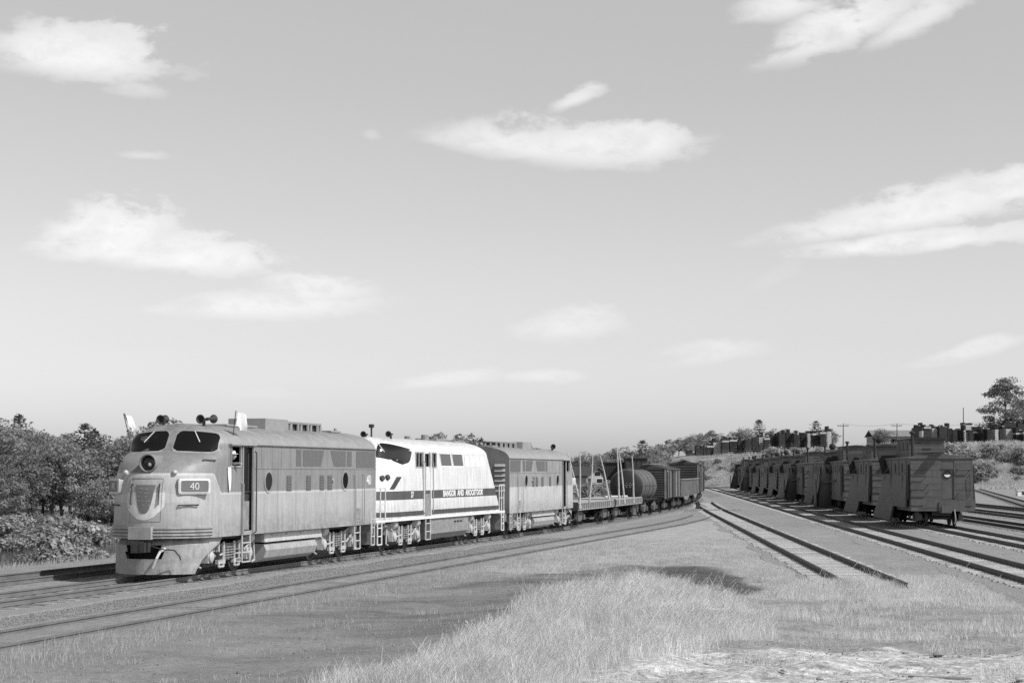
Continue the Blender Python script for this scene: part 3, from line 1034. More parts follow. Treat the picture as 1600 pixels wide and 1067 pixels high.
def make_f3(label, number, lead, loc, rz):
    off = F3_OFF
    root = thing('diesel_locomotive', label, 'locomotive', loc, rz)
    sh = F3
    holes = [(-3.16, -2.36, 3.07, 3.62), (-4.05, -3.32, 1.2, 3.64)]
    body = sh.mesh(holes).build('body', M['f3'], root, 32, off)

    pm = 'f3' if lead else 'f3_pale'
    for ch in root.children: ch.data.materials[0] = M[pm]

    def P(name, mb, m, parent=root, smooth=False):
        return mb.build(name, M[pm if m == 'f3' else m], parent, smooth, off)

    # cab interior walls so that the open window and doorway look into a dark cab
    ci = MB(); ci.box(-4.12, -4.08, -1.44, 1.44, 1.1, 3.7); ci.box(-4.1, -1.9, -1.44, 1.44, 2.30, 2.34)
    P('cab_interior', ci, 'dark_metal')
    for sg in (1, -1):
        # cab door set back in its opening, with window
        d = MB(); d.box(-4.04, -3.34, *sorted((sg * 1.36, sg * 1.40)), 1.2, 3.62)
        dr = P('door', d, 'dark_metal' if lead and sg > 0 else 'grey_metal')
        dw = MB(); dw.box(-3.92, -3.46, *sorted((sg * 1.40, sg * 1.408)), 2.3, 3.45); P('door_window', dw, 'glass', dr)
        kp = MB(); kp.box(-4.0, -3.38, *sorted((sg * 1.40, sg * 1.43)), 1.22, 2.05); P('kick_plate', kp, 'truck', dr)
        fr = MB()
        fr.box(-4.10, -4.05, *sorted((sg * 1.485, sg * 1.54)), 1.12, 3.70); fr.box(-3.32, -3.27, *sorted((sg * 1.485, sg * 1.54)), 1.12, 3.70)
        fr.box(-4.16, -2.30, *sorted((sg * 1.49, sg * 1.60)), 3.66, 3.70)
        P('door_frame', fr, 'grey_metal')
        # cab side window: sash half open
        wf_ = MB()
        for (a, b_, c, d2) in ((-3.20, -2.32, 3.62, 3.66), (-3.20, -2.32, 3.03, 3.07), (-3.20, -3.16, 3.07, 3.62), (-2.36, -2.32, 3.07, 3.62), (-2.50, -2.47, 3.07, 3.62)):
            wf_.box(a, b_, *sorted((sg * 1.47, sg * 1.525)), c, d2)
        wfo = P('cab_window', wf_, 'grey_metal')
        pn = MB(); pn.box(-2.47, -2.36, *sorted((sg * 1.465, sg * 1.475)), 3.07, 3.62); P('pane', pn, 'glass', wfo)
        # long vertical handrails each side of the door
        grab(root, [(-4.17, sg * 1.50, 3.5), (-4.17, sg * 1.585, 3.46), (-4.17, sg * 1.585, 1.15), (-4.17, sg * 1.50, 1.12)], off, 'dark_metal', .018, 'handrail')
        grab(root, [(-3.20, sg * 1.50, 2.6), (-3.22, sg * 1.585, 2.56), (-3.22, sg * 1.585, 1.15), (-3.22, sg * 1.50, 1.12)], off, 'grey_metal', .018, 'handrail')
        ladder(root, -3.98, -3.40, sg * 1.47, 1.12, .30, 3, off)
        # engine-room door near the rear with handrails and ladder
        ed = MB(); ed.box(-13.72, -12.98, *sorted((sg * 1.495, sg * 1.512)), 1.2, 2.93)
        edo = P('door', ed, 'f3')
        vt = MB(); vt.box(-13.55, -13.15, *sorted((sg * 1.512, sg * 1.522)), 1.28, 1.66); P('door_vent', vt, 'truck', edo)
        for xx in (-13.80, -12.90):
            grab(root, [(xx, sg * 1.50, 2.82), (xx, sg * 1.58, 2.78), (xx, sg * 1.58, 1.15), (xx, sg * 1.50, 1.12)], off, 'grey_metal', .018, 'handrail')
        ladder(root, -13.64, -13.06, sg * 1.47, 1.10, .28, 3, off)
        ladder(root, -15.1, -14.75, sg * 1.49, 1.55, .35, 4, off)
        # portholes
        for xx in (-5.28, -12.02):
            rim = MB(); rim.lathe((xx, sg * 1.49, 2.61), (0, sg, 0), [(0, .35), (.025, .35), (.035, .33), (.035, .27), (.012, .265)], 24)
            ro = P('porthole', rim, 'f3', smooth=30)
            gl = MB(); gl.cyl((xx, sg * 1.49, 2.61), (xx, sg * 1.515, 2.61), .27, n=24); P('pane', gl, 'glass', ro)
        # four small louvred openings between the portholes
        for xx in (-6.95, -8.62, -9.82, -10.55):
            vb = MB(); vb.box(xx - .20, xx + .20, *sorted((sg * 1.49, sg * 1.512)), 2.31, 2.79)
            for k in range(5):
                vb.box(xx - .18, xx + .18, *sorted((sg * 1.512, sg * 1.522)), 2.36 + .085 * k, 2.40 + .085 * k)
            P('side_vent', vb, 'grille')
        # wire-covered intake panels under the roof line
        def pan(name, poly):
            P(name, MB().prism(poly, 'y', *sorted((sg * 1.488, sg * 1.508))), 'grille')
        pan('intake_grille', [(-7.96, 3.08), (-7.55, 3.08), (-7.55, 3.59), (-7.96, 3.59)])
        pan('intake_grille', [(-9.72, 3.08), (-8.12, 3.08), (-8.12, 3.59), (-10.0, 3.59)])
        pan('intake_grille', [(-12.05, 3.08), (-10.95, 3.08), (-10.60, 3.59), (-12.05, 3.59)])
        pan('intake_grille', [(-12.66, 3.08), (-12.22, 3.08), (-12.22, 3.59), (-12.66, 3.59)])
        pan('intake_grille', [(-15.08, 3.04), (-13.12, 3.04), (-13.10, 3.60), (-15.08, 3.60)])
        # panel seams and battens
        sm = MB()
        for xx in (-4.75, -5.6, -6.35, -7.1):
            sm.box(xx - .012, xx + .012, *sorted((sg * 1.498, sg * 1.508)), 3.02, 3.66)
        for xx in (-6.05, -7.55, -10.2, -12.6):
            sm.box(xx - .010, xx + .010, *sorted((sg * 1.498, sg * 1.506)), 1.15, 2.98)
        sm.box(-15.19, -4.2, *sorted((sg * 1.498, sg * 1.512)), 2.985, 3.01)
        sm.box(-15.19, -4.2, *sorted((sg * 1.498, sg * 1.518)), 1.085, 1.13)
        sm.box(-15.19, -4.2, *sorted((sg * 1.49, sg * 1.55)), 3.675, 3.70)
        P('panel_seam', sm, 'f3')
        cc = MB(); cc.lathe((-10.8, sg * 1.50, 2.62), (0, sg, 0), [(0, .07), (.05, .06), (.06, .02)], 10); P('marker_lamp', cc, 'grey_metal')
        # number on the rear flank
        tm = obj('road_number', text_mesh(number or '0', .46, M['paper'], 'road_number', .004, bold=.012), root)
        if sg > 0:
            tm.rotation_euler = (R(90), 0, R(180)); tm.location = (-14.42 + off[0], 1.51, 2.60)
        else:
            tm.rotation_euler = (R(90), 0, 0); tm.location = (-14.42 + off[0], -1.51, 2.60)
    # ---- windshield
    for sg in (1, -1):
        ws = front_patch(sh, sg * .12, sg * 1.33, lambda u: 3.475 - .04 * u * u, lambda u: 4.06 - .10 * u ** 2, .010, 16, 8, .16)
        frm = front_patch(sh, sg * .09, sg * 1.36, lambda u: 3.445 - .04 * u * u, lambda u: 4.085 - .10 * u ** 2, .004, 16, 8, .16)
        fo = P('windshield', frm, 'grey_metal', smooth=40)
        P('pane', ws, 'glass', fo, 40)
        a, _ = sh.at(sg * .62, 4.03, .03); b_, _ = sh.at(sg * .85, 3.72, .035)
        P('wiper', MB().tube([tuple(a), tuple(b_)], .016), 'paper')
    # ---- headlight
    hl = MB(); hl.lathe((-.95, 0, 3.14), (1, 0, 0), [(0, .22), (.60, .255), (.68, .265), (.73, .25), (.73, .225), (.62, .21)], 24)
    ho = P('headlight', hl, 'f3', smooth=35)
    ln = MB(); ln.lathe((-.32, 0, 3.14), (1, 0, 0), [(0, .215), (.03, .18), (.05, .09), (.055, .02)], 20); P('lens', ln, 'glass', ho, 60)
    rf_ = MB(); rf_.lathe((-.28, .05, 3.10), (1, 0, 0), [(0, .06), (.03, .045), (.04, .02)], 14); P('lens_dome', rf_, 'silver', ho, 60)  # small silver dome, off-centre on the dark lens
    # ---- number boards on both shoulders
    for sg in (1, -1):
        yc, zc = sg * 1.16, 2.50
        pnt, nrm = sh.at(yc, zc, 0)
        nrm = Vector((nrm.x, nrm.y * .80, 0)).normalized()
        side = Vector((-nrm.y, nrm.x, 0))
        Mx = Matrix(((nrm.x, side.x, 0, pnt.x), (nrm.y, side.y, 0, pnt.y), (0, 0, 1, zc), (0, 0, 0, 1)))
        def rounded(hw, hh, c=.07):
            pts = []
            for cx, cy, a0 in ((hw - c, hh - c, 0), (-hw + c, hh - c, 90), (-hw + c, -hh + c, 180), (hw - c, -hh + c, 270)):
                for k in range(4):
                    a = R(a0 + 30 * k); pts.append((cx + c * math.cos(a), cy + c * math.sin(a)))
            return pts
        bx = MB().prism(rounded(.47, .215), 'x', -.42, .075); bx.v = [tuple(Mx @ Vector(q)) for q in bx.v]
        bo = P('number_board', bx, 'f3', smooth=40)
        rm = MB()
        o1, o2 = rounded(.47, .215), rounded(.405, .155, .05)
        k = len(o1)
        rm.add([(.075, a, b_) for a, b_ in o1] + [(.095, a, b_) for a, b_ in o2] + [(.095, a * 1.05, b_ * 1.08) for a, b_ in o2], [(i, (i + 1) % k, 2 * k + (i + 1) % k, 2 * k + i) for i in range(k)] + [(2 * k + i, 2 * k + (i + 1) % k, k + (i + 1) % k, k + i) for i in range(k)])
        rm.v = [tuple(Mx @ Vector(q)) for q in rm.v]; P('rim', rm, 'paper', bo)
        fc_ = MB().prism(rounded(.405, .155, .05), 'x', .07, .085); fc_.v = [tuple(Mx @ Vector(q)) for q in fc_.v]; P('board_face', fc_, 'board_dark', bo)
        tm = obj('road_number', text_mesh(number or '0', .285, M['paper'], 'road_number', .004), bo)
        Rz = Matrix.Rotation(math.atan2(nrm.y, nrm.x), 4, 'Z') @ Matrix.Rotation(R(90), 4, 'Z') @ Matrix.Rotation(R(90), 4, 'X')
        tm.matrix_local = Matrix.Translation(Vector((pnt.x + off[0], pnt.y, zc - .005)) + nrm * .092) @ Rz
        cl, cn = sh.at(sg * .72, 2.86, 0)
        P('class_lamp', MB().lathe(tuple(cl), tuple(cn), [(-.05, .07), (.06, .075), (.10, .05), (.11, .015)], 12), 'silver', smooth=40)
        # nose grab irons
        def on(y, z, o=.0): return tuple(sh.at(sg * y, z, o)[0])
        grab(root, [on(.88, 1.98), on(.88, 1.98, .07), on(1.25, 1.99, .07), on(1.25, 1.99)], off, 'dark_metal', .02)
        grab(root, [on(1.22, 3.20), on(1.22, 3.20, .06), on(1.42, 3.20, .06), on(1.42, 3.20)], off, 'dark_metal', .016)
        grab(root, [on(.40, 2.55), on(.40, 2.55, .06), on(.40, 2.02, .06), on(.40, 2.02)], off, 'dark_metal', .018)
        # roof horns: a trumpet forward and one back on a short bracket
        hx, hy = (-2.55, sg * .62)
        zt = sh.tab('w', 4.2) and 4.20
        hn = MB()
        hn.cyl((hx, hy, zt - .02), (hx, hy, zt + .18), .05, n=8)
        hn.lathe((hx - .30, hy, zt + .20), (1, 0, 0), [(0, .03), (.35, .05), (.48, .09), (.55, .135), (.55, .10), (.45, .04)], 14)
        hn.lathe((hx + .12, hy + sg * .14, zt + .22), (-1, 0, 0), [(0, .03), (.30, .05), (.42, .09), (.48, .13), (.48, .10), (.40, .04)], 14)
        P('horn', hn, 'dark_metal', smooth=40)
    # nose door outline, herald shield with its pale surround
    def on(y, z, o=.012): return tuple(sh.at(y, z, o)[0])
    seam = MB()
    for a, b_ in (((-.48, 2.72), (.48, 2.72)), ((-.48, 1.55), (.48, 1.55)), ((-.48, 1.55), (-.48, 2.72)), ((.48, 1.55), (.48, 2.72))):
        k = 8
        seam.tube([on(a[0] + (b_[0] - a[0]) * i / k, a[1] + (b_[1] - a[1]) * i / k, .004) for i in range(k + 1)], .010, 4)
    P('nose_door', seam, 'grey_metal')
    sup = front_patch(sh, -.56, .56, lambda u: 1.58 + .38 * (2 * abs(u - .5)) ** 2.2, lambda u: 2.34, .006, 18, 10, 0)
    P('herald_surround', sup, 'paper', smooth=40)
    shd = front_patch(sh, -.30, .30, lambda u: 1.76 + .50 * (2 * abs(u - .5)) ** 3.2, lambda u: 2.54, .014, 16, 12, 0, lambda v: .82 + .18 * v)
    so = P('herald_shield', shd, 'board_dark', smooth=40)
    ms = MB()
    random.seed(40)
    for row, (zr, n) in enumerate(((2.42, 6), (2.34, 5), (2.22, 4), (2.12, 4), (2.00, 3))):
        for i in range(n):
            yy = -.21 + .42 * (i + .5) / n + random.uniform(-.03, .03)
            zr += random.uniform(-.012, .012)
            if random.random() < .42: continue
            a = .022 if row != 2 else .03
            ms.add([on(yy - a, zr - .013, .019), on(yy + a * .6, zr - .016, .019), on(yy + a, zr + .014, .019), on(yy - a * .7, zr + .011, .019)], [(0, 1, 2, 3)])
    P('herald_lettering', ms, 'grey_metal', so)['kind'] = 'stuff'
    # ---- anticlimber ribs
    for (z0, z1, o) in ((1.34, 1.39, .05), (1.25, 1.30, .07), (1.16, 1.21, .07), (1.085, 1.125, .05)):
        rb = MB(); K = 30
        vs = []
        for i in range(K + 1):
            y = -1.46 + 2.92 * i / K
            a, n = sh.at(y, 1.3, 0)
            b_ = a + Vector((n.x, n.y, 0)) * o
            vs += [(a.x - .05, a.y, z0), (b_.x, b_.y, z0), (b_.x, b_.y, z1), (a.x - .05, a.y, z1)]
        fs = []
        for i in range(K):
            for j in range(4):
                fs.append((4 * i + j, 4 * i + (j + 1) % 4, 4 * i + 4 + (j + 1) % 4, 4 * i + 4 + j))
        rb.add(vs, fs); P('anticlimber', rb, 'f3')
    cbx = MB().box(-.05, .13, -.38, .30, 1.06, 1.40); P('coupler_cover', cbx, 'grey_metal')
    # ---- pilot: rounded sheet with a coupler opening
    pil = MB(); K = 36; zz = [.10, .32, .52, .72, .90, 1.08]
    def ppt(i, z):
        ph = -math.pi / 2 + math.pi * i / K
        inset = .10 + .28 * (z > .95)
        back = {0.10: -1.30, 0.32: -1.40, 0.52: -1.55, .72: -1.80, .90: -2.05, 1.08: -2.25}[z]
        D = 1.55
        y = (1.40 - .04 * (z > .95)) * math.sin(ph)
        x = -inset - D + D * max(0, math.cos(ph)) ** .9
        return (x, y, z)
    vs = []
    for z in zz:
        back = {0.10: -.80, 0.32: -.92, 0.52: -1.10, .72: -1.45, .90: -1.95, 1.08: -2.3}[z]
        fr_ = 1.0
        while fr_ > .3 and ppt(K / 2 + fr_ * K / 2, z)[0] < back: fr_ -= .01
        row = [ppt(K / 2 + fr_ * (i - K / 2), z) for i in range(K + 1)]
        b0 = min(back, row[0][0])
        vs += [(b0, row[0][1], z)] + row + [(b0, row[-1][1], z)]
    W = K + 3; fs = []
    for j in range(len(zz) - 1):
        for i in range(W - 1):
            yc = (vs[j * W + i][1] + vs[j * W + i + 1][1]) / 2; xc = vs[j * W + i][0]
            if .32 <= (zz[j] + zz[j + 1]) / 2 - .1 and (zz[j] + zz[j + 1]) / 2 < .95 and abs(yc + .02) < .50 and xc > -1.0 and zz[j] > .4:
                continue
            fs.append((j * W + i, j * W + i + 1, (j + 1) * W + i + 1, (j + 1) * W + i))
    pil.add(vs, fs); po = P('pilot', pil, 'f3', smooth=35)
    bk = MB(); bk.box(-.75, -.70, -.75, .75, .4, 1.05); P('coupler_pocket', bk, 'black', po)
    # steps cut in the pilot corners
    for sg in (1, -1):
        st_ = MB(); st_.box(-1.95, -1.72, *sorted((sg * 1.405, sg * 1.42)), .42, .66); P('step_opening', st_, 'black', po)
        st2 = MB(); st2.box(-2.0, -1.68, *sorted((sg * 1.40, sg * 1.50)), .40, .44); P('step', st2, 'grey_metal', po)
    # coupler with knuckle, air hoses, uncoupling lever
    cp = MB(); cp.box(-.7, .02, -.12, .12, .74, .98); cp.box(-.02, .28, -.22, .08, .70, 1.0); cp.box(.12, .30, .06, .20, .72, .98); cp.box(.05, .2, .18, .26, .72, .98)
    P('coupler', cp, 'dark_metal')
    hs = MB(); hs.tube([(-.35, .55, .82), (.12, .58, .74), (.22, .52, .55), (.20, .40, .30), (.12, .32, .20)], .035, 7); P('air_hose', hs, 'paper' if lead else 'dark_metal')
    lv = MB(); lv.tube([(.02, .2, .9), (.12, .62, .80), (.02, .95, .78), (-.18, 1.02, .60), (-.2, 1.04, .5)], .018); P('uncoupling_lever', lv, 'dark_metal')
    # ---- under the floor
    loco_truck(root, -2.95, off); loco_truck(root, -11.95, off)
    tk = MB()
    tk.prism([(-1.30, 1.08), (-1.32, .78), (1.32, .78), (1.30, 1.08)], 'x', -10.15, -5.35)
    tk.lathe((-10.2, 0, .60), (1, 0, 0), [(0, .5), (.04, .62), (.3, .62)], 8)
    tk2 = MB()
    prof = [(-1.30, .74), (-1.38, .55), (-1.30, .33), (-1.05, .20), (1.05, .20), (1.30, .33), (1.38, .55), (1.30, .74)]
    tk2.prism(prof, 'x', -9.75, -5.45)
    P('fuel_tank', tk2, 'grey_metal', smooth=40)
    bt = MB(); bt.prism([(-1.34, 1.06), (-1.38, .80), (1.38, .80), (1.34, 1.06)], 'x', -10.2, -5.35)
    for sg in (1, -1):
        for xx in (-6.3, -7.5, -8.7): bt.box(xx - .35, xx + .35, *sorted((sg * 1.36, sg * 1.375)), .98, 1.03)
    P('battery_box', bt, 'silver')
    uf = MB(); uf.box(-14.9, -2.2, -1.1, 1.1, .98, 1.10); uf.box(-14.2, -9.9, -.5, .5, .7, 1.0); uf.box(-5.2, -1.5, -.5, .5, .7, 1.0)
    P('underframe', uf, 'dark_metal')
    # ---- roof: fan housings, hatches, exhausts
    for xx in (-8.1, -9.65, -10.6, -11.5, -12.4):
        fn_ = MB()
        if xx == -8.1:
            fn_.box(xx - .95, xx + .95, -.62, .62, 4.20, 4.56)
        else:
            fn_.lathe((xx, 0, 4.46), (0, 0, 1), [(0, .40), (.0, .46), (.06, .47), (.07, .45), (.05, .38)], 18)
            for k in range(10): fn_.cyl((xx + .42 * math.cos(.628 * k), .42 * math.sin(.628 * k), 4.22), (xx + .42 * math.cos(.628 * k), .42 * math.sin(.628 * k), 4.47), .05, n=6)
        fo = P('roof_fan', fn_, 'roof_grey', smooth=35)
        if xx != -8.1: P('fan_core', MB().cyl((xx, 0, 4.2), (xx, 0, 4.45), .36, n=16), 'dark_metal', fo, 35)
    ht = MB()
    for xx in (-5.0, -6.3, -13.9): ht.box(xx - .5, xx + .55, -.5, .5, 4.26, 4.315)
    for xx in (-13.1, -14.6): ht.cyl((xx, .2, 4.26), (xx, .2, 4.42), .06, n=8)
    P('roof_hatch', ht, 'roof_grey')['kind'] = 'stuff'
    # ---- rear end: louvred door, diaphragm frame
    re = MB(); re.box(-15.24, -15.19, -.40, .40, 1.1, 3.45)
    rd = P('end_door', re, 'f3')
    lv_ = MB()
    for k in range(9): lv_.box(-15.30, -15.24, -.33, .33, 1.5 + .21 * k, 1.58 + .21 * k)
    P('door_louvre', lv_, 'grey_metal', rd)
    for sg in (1, -1):
        for k in range(6):
            P('end_louvre', MB().prism([(-15.20, 2.12 + .235 * k), (-15.29, 2.12 + .235 * k), (-15.20, 2.24 + .235 * k)], 'y', *sorted((sg * .82, sg * 1.30))), 'grey_metal')
    tm = obj('road_number', text_mesh(number or '0', .26, M['paper'], 'road_number', .003), root)
    tm.rotation_euler = (R(90), 0, R(-90)); tm.location = (-15.215 + off[0], .0, 3.62)
    df = MB(); df.box(-15.42, -15.19, .44, .56, 1.0, 3.5); df.box(-15.42, -15.19, -.56, -.44, 1.0, 3.5); P('diaphragm', df, 'rubber')
    rc = MB(); rc.box(-15.95, -15.0, -.12, .12, .74, .98); rc.box(-16.02, -15.8, -.2, .16, .70, 1.0); P('coupler', rc, 'dark_metal')
    re2 = MB(); re2.box(-15.35, -15.2, -1.35, 1.35, .72, 1.06); P('end_sill', re2, 'grey_metal')
    if not number:                                 # this unit's numbers cannot be read: leave them off
        for o in [o for o in root.children_recursive if o.name.startswith('road_number')]:
            bpy.data.objects.remove(o)
    return root


def face(s):                                    # heading angle of the track at s, away from the camera
    a, b_ = T0(s - 1), T0(s + 1)
    return math.atan2(b_.y - a.y, b_.x - a.x)

L1S = 3.49 - 7.6
p_ = T0(L1S)
loco1 = make_f3('pale grey streamlined diesel at the head of the train, number 40 on its nose', '40', True, (p_.x, p_.y, RAIL), face(L1S) + math.pi)
L3S = 21.9 + 7.6
p_ = T0(L3S)
loco3 = make_f3('pale grey streamlined diesel facing away, third unit behind the white one', '', False, (p_.x, p_.y, RAIL), face(L3S))
loco3.scale = (1, 1, .952)


# ---------------------------------------------------------------- the white branch-line unit
BL = Shell(
    zs=[1.18, 1.25, 1.43, 1.65, 1.87, 2.19, 2.45, 2.7, 2.9, 3.0, 3.10, 3.2, 3.28, 3.36, 3.42, 3.5, 3.6, 3.70, 3.82, 3.93, 4.03, 4.10, 4.16, 4.20],
    xf=[(1.05, 0), (1.8, -.02), (2.4, -.10), (2.75, -.25), (2.95, -.48), (3.1, -.85), (3.22, -1.3), (3.32, -1.62), (3.95, -2.0), (4.2, -2.3)],
    D=[(1.05, 1.7), (2.2, 1.9), (2.7, 2.5), (2.95, 2.8), (3.1, 2.75), (3.3, 2.4), (3.95, 2.0), (4.1, 1.3), (4.2, .4)],
    w=[(1.05, 1.42), (2.2, 1.40), (3.70, 1.33), (3.82, 1.26), (3.93, 1.13), (4.03, .93), (4.10, .70), (4.16, .42), (4.2, .03)],
    xr=[(1.0, -16.35), (1.25, -16.2), (3.7, -14.25), (4.2, -13.75)],
    stations=[-10.72, -9.05, -8.95, -7.35, -6.75, -5.15, -5.02, -4.95, -4.15, -4.08])
bs0 = 4.45                                     # nose of the white unit along the track
mid = bs0 + 8.2
p_ = T0(mid)
off = (8.2, 0, 0)
bl = thing('diesel_locomotive', 'white diesel with two dark stripes reading BANGOR AND AROOSTOOK, second in the train', 'locomotive', (p_.x, p_.y, RAIL), face(mid) + math.pi)
BL.mesh([(-4.95, -4.15, 3.1, 3.62), (-6.75, -5.15, 3.1, 3.62), (-5.85, -5.02, 1.3, 3.62)]).build('body', M['bl2'], bl, 32, off)


def PB(name, mb, m, parent=None, smooth=False):
    return mb.build(name, M[m], parent or bl, smooth, off)

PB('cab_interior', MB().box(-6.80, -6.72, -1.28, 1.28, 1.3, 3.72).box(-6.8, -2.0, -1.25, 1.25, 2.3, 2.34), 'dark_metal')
def wl(z): return BL.tab('w', z)
for sg in (1, -1):
    ws = front_patch(BL, sg * .50, sg * 1.325, lambda u: 3.42 - .30 * u * u, lambda u: 3.96 - .22 * u ** 2, .012, 16, 8, .09)
    fo = PB('windshield', front_patch(BL, sg * .46, sg * 1.332, lambda u: 3.39 - .30 * u * u, lambda u: 3.99 - .22 * u ** 2, .004, 16, 8, .16), 'white', smooth=40)
    PB('pane', ws, 'glass', fo, 40)
    a, _ = BL.at(sg * .50, 3.93, .03); b2, _ = BL.at(sg * .75, 3.62, .035)
    PB('wiper', MB().tube([tuple(a), tuple(b2)], .016), 'paper')
    yy = wl(3.35)
    # side cab windows and the recessed door between them
    for (a, b2, dark) in ((-4.95, -4.15, True), (-6.75, -5.9, False)):
        f = MB()
        f.box(a - .04, b2 + .04, *sorted((sg * (yy - .03), sg * (yy + .03))), 3.06, 3.10); f.box(a - .04, b2 + .04, *sorted((sg * (yy - .03), sg * (yy + .02))), 3.62, 3.66)
        f.box(a - .04, a, *sorted((sg * (yy - .03), sg * (yy + .03))), 3.1, 3.62); f.box(b2, b2 + .04, *sorted((sg * (yy - .03), sg * (yy + .03))), 3.1, 3.62)
        f.box((a + b2) / 2 - .02, (a + b2) / 2 + .02, *sorted((sg * (yy - .03), sg * (yy + .02))), 3.1, 3.62)
        fo = PB('cab_window', f, 'grey_metal')
        PB('pane', MB().box(a, b2 if not dark else (a + b2) / 2, *sorted((sg * (yy - .06), sg * (yy - .05))), 3.1, 3.62), 'glass', fo)
    dr = PB('door', MB().box(-5.84, -5.12, *sorted((sg * 1.22, sg * 1.26)), 1.3, 3.6), 'dark_metal')
    PB('door_window', MB().box(-5.72, -5.25, *sorted((sg * 1.26, sg * 1.27)), 2.5, 3.5), 'glass', dr)
    df_ = MB(); df_.box(-5.02, -4.96, *sorted((sg * 1.36, sg * 1.44)), 1.25, 3.66); df_.box(-5.92, -5.86, *sorted((sg * 1.36, sg * 1.44)), 1.25, 3.66)
    PB('door_frame', df_, 'white')
    for xx in (-5.98, -4.92):
        grab(bl, [(xx, sg * 1.40, 3.3), (xx, sg * 1.49, 3.25), (xx, sg * 1.49, 1.35), (xx, sg * 1.42, 1.3)], off, 'grey_metal', .02, 'handrail')
    PB('door_step_panel', MB().box(-5.84, -5.12, *sorted((sg * 1.37, sg * 1.43)), 1.22, 2.05), 'truck')
    ladder(bl, -5.80, -5.2, sg * 1.42, 1.22, .30, 3, off)
    # two raked square windows and the pale side louvres behind them
    for x0 in (-7.45, -9.15):
        fr = MB().prism([(x0 - 1.52, 3.10), (x0 - .02, 3.10), (x0 + .24, 3.66), (x0 - 1.24, 3.66)], 'y', *sorted((sg * (yy - .10), sg * (yy + .012))))
        fo = PB('raked_window', fr, 'white')
        PB('pane', MB().prism([(x0 - 1.44, 3.15), (x0 - .06, 3.15), (x0 + .18, 3.61), (x0 - 1.20, 3.61)], 'y', *sorted((sg * (yy), sg * (yy + .022)))), 'grille', fo)
    for k in range(4):
        x0 = -10.95 - .78 * k
        PB('side_louvre', MB().prism([(x0 - .62, 3.12), (x0, 3.12), (x0 + .12, 3.52), (x0 - .5, 3.52)], 'y', *sorted((sg * (yy - .05), sg * (yy + .016)))), 'cloth')
    # lettering in the upper stripe
    tm = obj('lettering', text_mesh('BANGOR  AND  AROOSTOOK', .335, M['white'], 'lettering', .004, bold=.010), bl)
    num = obj('road_number', text_mesh('57', .30, M['white'], 'road_number', .004, bold=.010), bl)
    w_ = wl(2.03) + .008
    tm.scale = (1.28, 1, 1)
    if sg > 0:
        tm.rotation_euler = (R(90), 0, R(180)); tm.location = (-10.5 + off[0], w_, 2.03)
        num.rotation_euler = (R(90), 0, R(180)); num.location = (-3.55 + off[0], w_, 2.03)
    else:
        tm.rotation_euler = (R(90), 0, 0); tm.location = (-10.5 + off[0], -w_, 2.03)
        num.rotation_euler = (R(90), 0, 0); num.location = (-3.55 + off[0], -w_, 2.03)
    # number board, small twin lamps, small dark plate on the nose shoulder
    nb = MB(); 
    def pl_(u, v, o):
        z = 2.27 + .44 * v; ph = R(67 + 9 * u + 6 * v); return tuple(BL.at(sg * wl(z) * math.sin(ph), z, o)[0])
    nb.grid(lambda u, v: pl_(u, v, .03), 4, 4); nb.grid(lambda u, v: pl_(u, v, -.04), 4, 4)
    for a_, b3 in (((0, 0), (1, 0)), ((1, 0), (1, 1)), ((1, 1), (0, 1)), ((0, 1), (0, 0))):
        nb.add([pl_(*a_, .03), pl_(*b3, .03), pl_(*b3, -.04), pl_(*a_, -.04)], [(0, 1, 2, 3)])
    PB('number_board', nb, 'dark_metal')
    for (y, z) in ((1.05, 2.66), (1.16, 2.69)):
        c_, n_ = BL.at(sg * y, z, 0)
        PB('marker_lamp', MB().lathe(tuple(c_), tuple(n_), [(-.05, .10), (.08, .10), (.09, .07)], 12), 'dark_metal', smooth=40)
    # end platform railings, front and rear
    rl = MB()
    for (x0, x1) in ((.75, -.35), (-16.1, -16.9)):
        for xx in (x0, (x0 + x1) / 2, x1):
            rl.cyl((xx, sg * 1.42, 1.2), (xx, sg * 1.42, 2.32), .022, n=6)
        rl.tube([(x0, sg * 1.42, 2.32), (x1, sg * 1.42, 2.32)], .022); rl.tube([(x0, sg * 1.42, 1.75), (x1, sg * 1.42, 1.75)], .018)
    PB('platform_railing', rl, 'paper')
    ladder(bl, .62, .15, sg * 1.45, 1.2, .32, 3, off, 'paper')
    ladder(bl, -16.75, -16.35, sg * 1.45, 1.2, .32, 3, off, 'paper')
    PB('roof_horn', MB().lathe((-3.9, sg * .5, 4.32), (1, 0, 0), [(0, .03), (.35, .05), (.5, .12), (.5, .08), (.4, .04)], 12).cyl((-3.7, sg * .5, 4.05), (-3.7, sg * .5, 4.32), .04, n=6), 'dark_metal', smooth=40)
hl = MB(); hl.lathe((-.55, 0, 2.98), (1, 0, 0), [(0, .22), (.42, .26), (.48, .27), (.50, .24), (.44, .2)], 20); hl.v = [(v[0] - .35, v[1], v[2] - .1) for v in hl.v]; PB('headlight', hl, 'white', smooth=35)
dk_ = MB(); dk_.box(-.4, .8, -1.40, 1.40, 1.04, 1.18); dk_.box(-17.0, -16.2, -1.42, 1.42, 1.04, 1.18)
dk_.box(-16.95, .75, -1.46, -1.40, 1.10, 1.18); dk_.box(-16.95, .75, 1.40, 1.46, 1.10, 1.18)
PB('deck', dk_, 'white')
PB('rear_door', MB().prism([(-15.62, 2.0), (-15.66, 2.0), (-14.62, 3.3), (-14.58, 3.3)], 'y', -.4, .4), 'truck')
ws2 = MB()
